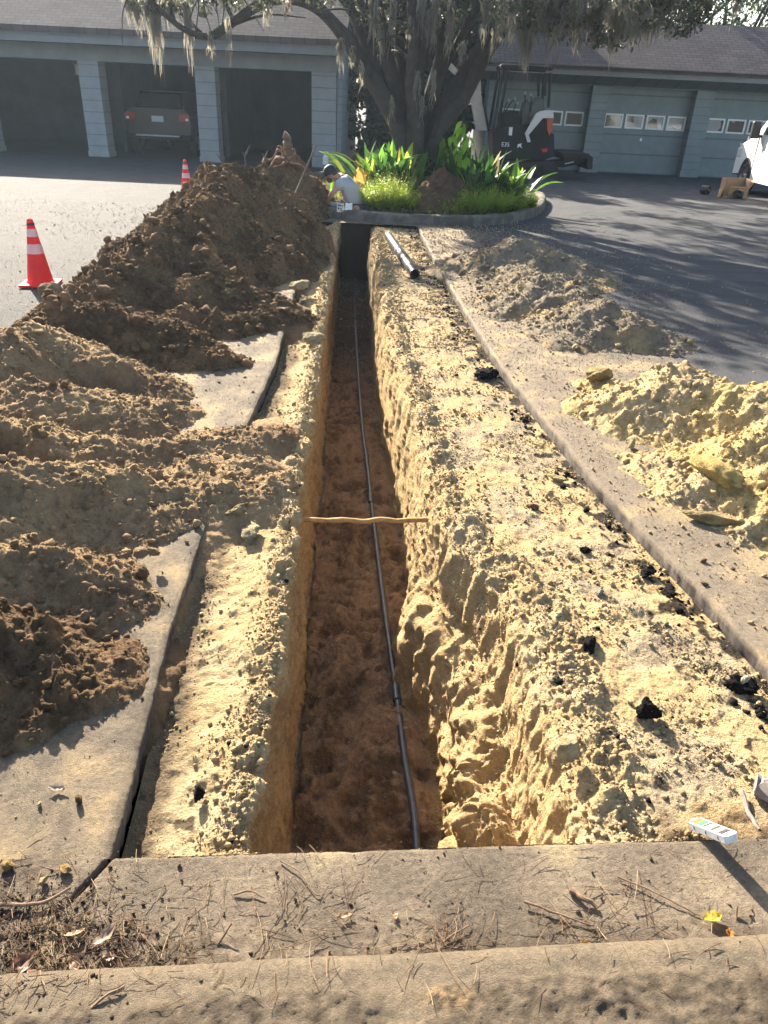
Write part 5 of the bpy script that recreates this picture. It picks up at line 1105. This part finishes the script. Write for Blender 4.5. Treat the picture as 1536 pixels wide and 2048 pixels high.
# ------------------------------------------------------------------ crouching man
def skin(name, joints, edges, m, parent, sub=2, rootj=0):
    me = bpy.data.meshes.new(name); names = list(joints); me.from_pydata([joints[k][0] for k in names], [(names.index(a), names.index(b)) for a, b in edges], []); o = link(name, me, m, parent)
    md = o.modifiers.new('skin', 'SKIN'); md.use_smooth_shade = True
    for i, k in enumerate(names): r = joints[k][1]; me.skin_vertices[0].data[i].radius = r if isinstance(r, tuple) else (r, r); me.skin_vertices[0].data[i].use_root = (i == rootj)
    s = o.modifiers.new('sub', 'SUBSURF'); s.levels = sub; s.render_levels = sub
    bpy.context.view_layer.update(); dg = bpy.context.evaluated_depsgraph_get(); nm = bpy.data.meshes.new_from_object(o.evaluated_get(dg)); o.modifiers.clear(); o.data = nm; nm.polygons.foreach_set('use_smooth', np.ones(len(nm.polygons), bool)); return o
MAT['skin'] = mat('skin', (.42, .22, .15), .5, var=.1, vscale=20.); MAT['shirt'] = mat('grey_shirt', (.36, .37, .40), .85, var=.12, vscale=9., bump=.012, bscale=9.); MAT['jeans'] = mat('jeans', (.05, .065, .10), .85); MAT['cap'] = mat('black_cap', (.015, .015, .018), .7); MAT['beard'] = mat('beard', (.05, .03, .02), .9)
def man():
    O = Vector((-.62, 13.0, -.35)); root = empty('person', O); tag(root, 'man in grey T-shirt and black cap crouching in the pit, hand on a pipe', 'person')
    q = lambda x, y, dy=0.: at(x, y, 13.0)+Vector((0, dy, 0))
    hd = q(664, 352); nk = q(681, 352); ch = q(693, 364); sp = q(706, 388); pv = q(719, 416)+Vector((0, 0, -.04))
    J = {'pelvis': (pv, (.15, .14)), 'spine': (sp, (.13, .12)), 'chest': (ch, (.145, .125)), 'neck': (nk, .055), 'jaw': (hd+Vector((.03, 0, -.02)), .062), 'head': (hd+Vector((-.02, 0, .03)), .085), 'crown': (hd+Vector((-.05, 0, .085)), .07)}
    E = [('pelvis', 'spine'), ('spine', 'chest'), ('chest', 'neck'), ('neck', 'jaw'), ('jaw', 'head'), ('head', 'crown')]
    for s, n in ((-1, 'n'), (1, 'f')):
        sh = q(684, 364, s*.19); el = q(666, 384, s*.22); wr = q(657, 401, s*.13+(-.0 if s < 0 else -.05)); hn = wr+Vector((-.035, 0, -.045))
        J.update({'sh'+n: (sh, .06), 'el'+n: (el, .042), 'wr'+n: (wr, .028), 'pa'+n: (hn, (.036, .022))}); E += [('chest', 'sh'+n), ('sh'+n, 'el'+n), ('el'+n, 'wr'+n), ('wr'+n, 'pa'+n)]
        for f, (dx, dy, l) in enumerate([(-.02, -.028, .05), (-.03, -.010, .06), (-.028, .010, .058), (-.02, .026, .045)]):
            a = hn+Vector((dx, dy, -.012)); b = a+Vector((-l*.6, 0, -.012)); c = b+Vector((-l*.25, 0, -l*.5)); J.update({f'a{n}{f}': (a, .009), f'b{n}{f}': (b, .0085), f'c{n}{f}': (c, .007)}); E += [('pa'+n, f'a{n}{f}'), (f'a{n}{f}', f'b{n}{f}'), (f'b{n}{f}', f'c{n}{f}')]
        t1 = hn+Vector((.0, -s*.04, -.012)); t2 = t1+Vector((-.03, -s*.012, -.02)); J.update({'t1'+n: (t1, .010), 't2'+n: (t2, .008)}); E += [('pa'+n, 't1'+n), ('t1'+n, 't2'+n)]
        hp = pv+Vector((0, s*.09, -.05)); kn = pv+Vector((-.34, s*.15, -.14)); an = pv+Vector((-.02, s*.13, -.30)); fo = pv+Vector((.14, s*.13, -.35))
        J.update({'hp'+n: (hp, .09), 'kn'+n: (kn, .06), 'an'+n: (an, .04), 'fo'+n: (fo, .035)}); E += [('pelvis', 'hp'+n), ('hp'+n, 'kn'+n), ('kn'+n, 'an'+n), ('an'+n, 'fo'+n)]
    loc = {k: (v[0]-O, v[1]) for k, v in J.items()}
    skin('body', loc, E, MAT['skin'], root)
    g = lambda *ks: {k: loc[k] for k in ks}
    S = {'pelvis': (loc['pelvis'][0]+Vector((0, 0, .03)), (.165, .18)), 'spine': (loc['spine'][0], (.165, .175)), 'chest': (loc['chest'][0], (.175, .17)), 'collar': (loc['neck'][0]+Vector((.045, 0, -.015)), .085)}; SE = [('pelvis', 'spine'), ('spine', 'chest'), ('chest', 'collar')]
    for n in 'nf':
        a, b = loc['sh'+n][0], loc['el'+n][0]; S['s'+n] = (a, .088); S['e'+n] = (a.lerp(b, .62), .075); SE += [('chest', 's'+n), ('s'+n, 'e'+n)]
    sh_ = skin('shirt', S, SE, MAT['shirt'], root)
    tx = q(699, 350)-O; MB().box((-.05, -.13, 0), (.05, .0, .004), T(tx.x+.01, .0, tx.z-.028, ry=.62), .0).build('back_print', mat('dark_print', (.12, .13, .15), .8), sh_)
    Jn = {'pelvis': (loc['pelvis'][0]+Vector((.01, 0, -.05)), (.165, .17))}; JE = []
    for n in 'nf':
        Jn['h'+n] = (loc['hp'+n][0], .105); Jn['k'+n] = (loc['kn'+n][0], .075); Jn['a'+n] = (loc['an'+n][0], .058); JE += [('pelvis', 'h'+n), ('h'+n, 'k'+n), ('k'+n, 'a'+n)]
    skin('jeans', Jn, JE, MAT['jeans'], root)
    for n in 'nf':
        f = loc['fo'+n][0]; MB().box((-.14, -.05, -.045), (.10, .05, .04), T(f.x, f.y, f.z), .03).build('boot', MAT['cap'], root, True)
    # cap with its peak pointing down over the face, hair, beard, face
    h0 = loc['head'][0]+Vector((-.01, 0, .03)); cp = MB().lathe([(.103, -.02), (.105, .01), (.098, .05), (.075, .085), (.035, .105), (0, .108)], 24, T(*h0, ry=-.62)).build('cap', MAT['cap'], root, True)
    MB().prism([(-.075, 0), (-.06, .08), (0, .105), (.06, .08), (.075, 0)], -.004, .004, 'z', T(h0.x-.085, h0.y, h0.z-.035, ry=-1.0)@T(0, 0, 0, rz=math.pi/2)).build('peak', MAT['cap'], cp)
    fc = loc['head'][0]
    MB().lathe([(0, -.025), (.014, -.015), (.012, .01), (0, .022)], 8, T(fc.x-.075, fc.y, fc.z-.055, ry=-.9)).build('nose', MAT['skin'], root, True)
    MB().lathe([(0, -.03), (.02, -.02), (.026, .01), (0, .03)], 10, T(fc.x+.02, fc.y-.085, fc.z-.02, ry=.5)).build('ear', MAT['skin'], root, True)
    MB().lathe([(0, -.05), (.045, -.03), (.055, .0), (.03, .035), (0, .04)], 14, T(fc.x-.015, fc.y, fc.z-.085, ry=.5)).build('beard', MAT['beard'], root, True)
    MB().lathe([(.055, -.03), (.088, -.0), (.09, .03), (.05, .05)], 18, T(fc.x+.03, fc.y, fc.z+.005, ry=-.3)).build('hair', MAT['beard'], root, True)
    for s in (-1, 1): MB().lathe([(0, -.01), (.010, 0), (0, .01)], 8, T(fc.x-.062, fc.y+s*.032, fc.z-.018)).build('eye', MAT['cap'], root, True)
man()

# ------------------------------------------------------------------ white torpedo shaped thing on the slab edge
def level():
    # a shallow white plastic tray with coloured windows, its near end propped up
    A = Vector((.862, 1.345, .004)); Bp = Vector((.908, 1.240, .080)); root = empty('plastic_level', A); tag(root, 'white plastic level with coloured windows, propped over the slab edge', 'level')
    d = (Bp-A); L = d.length; u = d.normalized(); s = u.cross(Vector((0, 0, 1))).normalized(); n = s.cross(u).normalized(); Mx = Matrix((u, s, n)).transposed().to_4x4(); w = .021
    MB().prism([(0, -.004), (.012, -w), (L-.006, -w), (L, -w*.7), (L, w*.7), (L-.006, w), (.012, w), (0, .004)], -.009, .009, 'z', Mx).build('frame', mat('dusty_white', (.56, .55, .52), .5, var=.15, vscale=60.), root)
    cs = [((.62, .12, .05), .16, .10), ((.06, .36, .12), .27, .09), ((.05, .055, .06), .42, .045), ((.7, .68, .5), .5, .1), ((.06, .06, .06), .63, .05), ((.72, .7, .35), .71, .07), ((.05, .05, .055), .82, .05), ((.75, .33, .2), .93, .05)]
    for c, t, l in cs: l *= 1.5; MB().box((L*(t-l*.5), -w*.72, .0092), (L*(t+l*.5), w*.72, .0108), Mx).build('window', mat('tray_window', c, .25), root)
    for t in (.2, .5, .8): MB().box((L*t, w, -.004), (L*t+.002, w+.0008, .004), Mx).build('notch', MAT['digger_black'], root)
level()

# ------------------------------------------------------------------ litter on the near slab
MAT['twig'] = mat('twig_bark', (.16, .095, .055), .85, var=.4, vscale=60.); MAT['dry'] = mat('dry_leaf', (.30, .19, .11), .7, var=.3, vscale=60.); MAT['needle'] = mat('pine_needle', (.24, .13, .06), .7); MAT['log'] = mat('grey_log', (.20, .165, .14), .85, var=.35, vscale=30.)
def stick(label, pts, r, m='twig', group='twigs on the near slab', cat='twig', name='twig', seed=1):
    p = spline(pts, 8); n = len(p); p = [v+Vector((mnoise.noise(v*40), mnoise.noise(v*40+Vector((9, 0, 0))), 0))*r*.9 for v in p]
    return tag(MB().tube(p, [r*(1-.45*i/n)*(1+.3*mnoise.noise(v*90)) for i, v in enumerate(p)], 8).build(name, MAT[m], None, True), label, cat, group)
def G(x, y, z=0.): d = _fw*1479+_r*(x-768)+_u*(1024-y); t = (z-CAMH)/d.z; return Vector((d.x*t, d.y*t, z))
stick('straight reddish twig left of the middle right of the slab', [G(1048, 1803, .012), G(1110, 1826, .010), G(1188, 1852, .008)], .0032)
stick('thick rotten stick chunk just above the reddish twig', [G(1140, 1778, .010), G(1165, 1795, .014), G(1192, 1812, .008)], .008)
stick('pale brown stick lying on the leaf litter in the lower left corner', [G(-10, 1812, .010), G(60, 1808, .012), G(100, 1800, .012), G(140, 1776, .016)], .005)
stick('short dark stick standing on end left of the slab middle', [G(436, 1888, .004), G(450, 1868, .016), G(464, 1846, .03)], .0035)
stick('thin curved twig near the centre of the slab', [G(560, 1722, .006), G(600, 1745, .008), G(628, 1785, .006), G(640, 1792, .004)], .0017)
stick('long thin twig running down to the yellow leaf', [G(1235, 1752, .008), G(1320, 1790, .012), G(1400, 1832, .006)], .0022)
stick('forked thin twig left of the centre of the slab', [G(468, 1790, .006), G(498, 1782, .010), G(530, 1796, .006)], .0026)
stick('slanting pale stick beside the pine needle pile', [G(885, 1885, .006), G(910, 1868, .01), G(938, 1852, .01)], .0026)
stick('grey stick on the kerb in the lower left corner', [G(180, 2018, .045), G(215, 1990, .05), G(250, 1970, .05)], .003)
stick('small upright grey splinter right of the yellow leaf', [G(1472, 1842, .0), G(1475, 1812, .02)], .0035)
stick('thick round log end poking in from the right edge of the photo', [Vector((1.10, 1.50, -.02)), Vector((1.16, 1.47, -.015)), Vector((1.5, 1.52, -.01))], .030, 'log', None, 'log', 'log')
stick('slim branch lying above the white level', [G(1482, 1582, -.04), G(1500, 1630, -.05), G(1520, 1660, -.05)], .008, 'log', None, 'branch', 'branch')
def leaf(label, x, y, L, w, rz, col, z=.008, curl=.5, group='fallen leaves on the near slab', seed=1):
    rg = np.random.default_rng(seed); V = []; F = []; m = 9
    for i in range(m):
        t = i/(m-1); ww = w*.5*math.sin(math.pi*t)**.8*(1+.2*math.sin(t*19+seed)); zz = curl*L*(t-.5)**2
        for k in (-1, -.5, 0, .5, 1): V.append((L*(t-.5), ww*k, zz+abs(k)*ww*.55+.002*rg.normal()))
    for i in range(m-1):
        for k in range(4): F.append((i*5+k, i*5+k+1, (i+1)*5+k+1, (i+1)*5+k))
    c = np.array(col)[None]*rg.uniform(.8, 1.2, (len(V), 1)); p = G(x, y, z); o = link('leaf', raw_mesh('leaf', np.array(V), np.array(F), c), MAT['blade'], None, True); o.location = p; o.rotation_euler = (rg.uniform(-.3, .3), rg.uniform(-.2, .2), rz); return tag(o, label, 'leaf', group)
leaf('bright yellow leaf on the right side of the slab', 1425, 1837, .052, .028, .25, (.55, .42, .05), .010, seed=1)
leaf('small orange curled leaf below the yellow leaf', 1458, 1868, .026, .018, 1.3, (.55, .22, .04), .008, seed=2)
leaf('long pale brown leaf in the middle of the slab', 690, 1832, .038, .013, .3, (.42, .26, .14), .008, seed=3)
leaf('folded grey brown leaf with a dark shadow, left part of the slab', 212, 1872, .062, .026, .9, (.34, .25, .18), .018, .9, seed=4)
leaf('small pinkish leaf scrap below the folded leaf', 218, 1915, .028, .016, .3, (.42, .28, .18), .008, seed=5)
leaf('pale tan leaf at the left end of the pine needle pile', 787, 1828, .03, .014, 1.9, (.5, .34, .2), .008, seed=6)
leaf('grey curled leaf on the left slab, with a smaller one next to it', 115, 1575, .050, .022, .15, (.32, .27, .22), .010, seed=7)
leaf('tiny yellow scrap of leaf right of the centre, close to the kerb', 1170, 1886, .022, .012, .0, (.5, .34, .1), .005, seed=8)
leaf('brown leaf half buried in the litter of the lower left corner', 45, 1925, .055, .03, .8, (.24, .13, .08), .012, seed=9)
leaf('pink brown leaf above the orange scrap in the lower left corner', 70, 1955, .045, .024, -.4, (.42, .22, .15), .016, seed=10)
leaf('orange leaf scrap in the dark hollow of the litter, lower left corner', 75, 1972, .02, .014, .2, (.55, .24, .03), .016, seed=11)
leaf('long grey leaf lying at an angle in the lower left litter', 50, 1940, .06, .014, 1.1, (.22, .17, .12), .016, seed=12)
leaf('broken brown leaf at the left end of the dark litter, above the kerb lip', 150, 1930, .04, .022, 2.2, (.30, .19, .11), .012, seed=13)
leaf('pale curled leaf lying along the dark litter, right of the crack', 150, 1868, .045, .012, .35, (.45, .33, .2), .012, seed=14)
leaf('small dull leaf near the kerb lip, in the left third of the slab', 352, 1938, .026, .016, -.2, (.36, .28, .2), .010, seed=15)
rg = np.random.default_rng(12)
def needles(n, xr, yr, L, name, label, wmax=.0009, heap_=None, kerb=False):
    V = []; F = []; CL = []
    for k in range(n):
        if heap_: cx, cy, s = heap_[rg.integers(len(heap_))]; px, py = cx+rg.normal()*s*1.6, cy+rg.normal()*s
        else: px, py = rg.uniform(*xr), rg.uniform(*yr)
        p = G(px, py, 0.); kz = .036 if p.y < .92+.1*p.x else .0
        z = kz+.006+abs(rg.normal())*.006; a = rg.random()*6.28; l = rg.uniform(*L); w = rg.uniform(.0005, wmax); o = len(V); bend = rg.normal()*.25; dz = rg.normal()*.04; col = np.array([(.30, .17, .08), (.18, .10, .05), (.38, .27, .15), (.13, .085, .055)][rg.integers(4)])
        for i in range(5):
            t = i/4-.5; aa = a+bend*t; c = np.array([p.x+math.cos(aa)*l*t, p.y+math.sin(aa)*l*t, z+dz*l*t*4]); s = np.array([-math.sin(aa), math.cos(aa), 0])*w; V += [c-s, c+[0, 0, w*1.4], c+s]; CL += [col]*3
        for i in range(4): F += [(o+3*i, o+3*i+1, o+3*i+4, o+3*i+3), (o+3*i+1, o+3*i+2, o+3*i+5, o+3*i+4)]
    return tag(link(name, raw_mesh(name, np.array(V), np.array(F), np.array(CL)), MAT['blade']), label, 'litter', kind='stuff')
needles(620, None, None, (.008, .05), 'pine_litter', 'matted pine needles and bark shreds in the lower left corner', .0011, [(40, 1880, 60), (110, 1930, 45), (40, 1950, 40), (200, 1900, 50), (300, 1930, 35), (120, 1840, 50), (60, 1800, 50), (250, 1860, 50)])
needles(150, None, None, (.03, .11), 'pine_needles', 'pine needles piled on the slab', .0009, [(885, 1890, 26), (830, 1900, 30), (930, 1880, 22), (1150, 1850, 30), (500, 1880, 40), (650, 1830, 40), (1250, 1850, 50)])
needles(230, (0, 1536), (1700, 2040), (.008, .07), 'loose_needles', 'single pine needles scattered over slab and kerb', .0009)
n = 3300; px_ = rg.uniform(0, 1536, n); pos = []; 
for k in range(n):
    if k < 2800: x, y = 70+rg.normal()*120, 1890+rg.normal()*65
    else: x, y = rg.uniform(0, 1536), 1960-200*rg.random()**1.5-.06*rg.uniform(0, 1536)
    p = G(x, y, 0.); pos.append((p.x, p.y, (.038 if p.y < .92+.1*p.x else 0)+.002))
scatter('bark_crumbs', 'crumbs of bark and black soil among the litter', 'crumbs', np.array(pos), np.array([(.13, .09, .06), (.08, .055, .038), (.24, .17, .11)])[rg.integers(0, 3, n)], np.clip(.0014*rg.pareto(2., n)+.0010, 0, .008), 76, rough=.45)
# ------------------------------------------------------------------ thin haze added to imitate a lens flare veil
hz = MB().box((-60, -12, -2), (60, 60, 16)).build('haze', None)
hm = bpy.data.materials.new('air'); hm.use_nodes = True; t = hm.node_tree; t.nodes.clear(); out = t.nodes.new('ShaderNodeOutputMaterial'); pv = t.nodes.new('ShaderNodeVolumePrincipled')
pv.inputs['Color'].default_value = (.62, .80, 1, 1); pv.inputs['Density'].default_value = .0006; pv.inputs['Anisotropy'].default_value = .45; t.links.new(pv.outputs[0], out.inputs['Volume']); hz.data.materials.clear(); hz.data.materials.append(hm); tag(hz, kind='stuff')
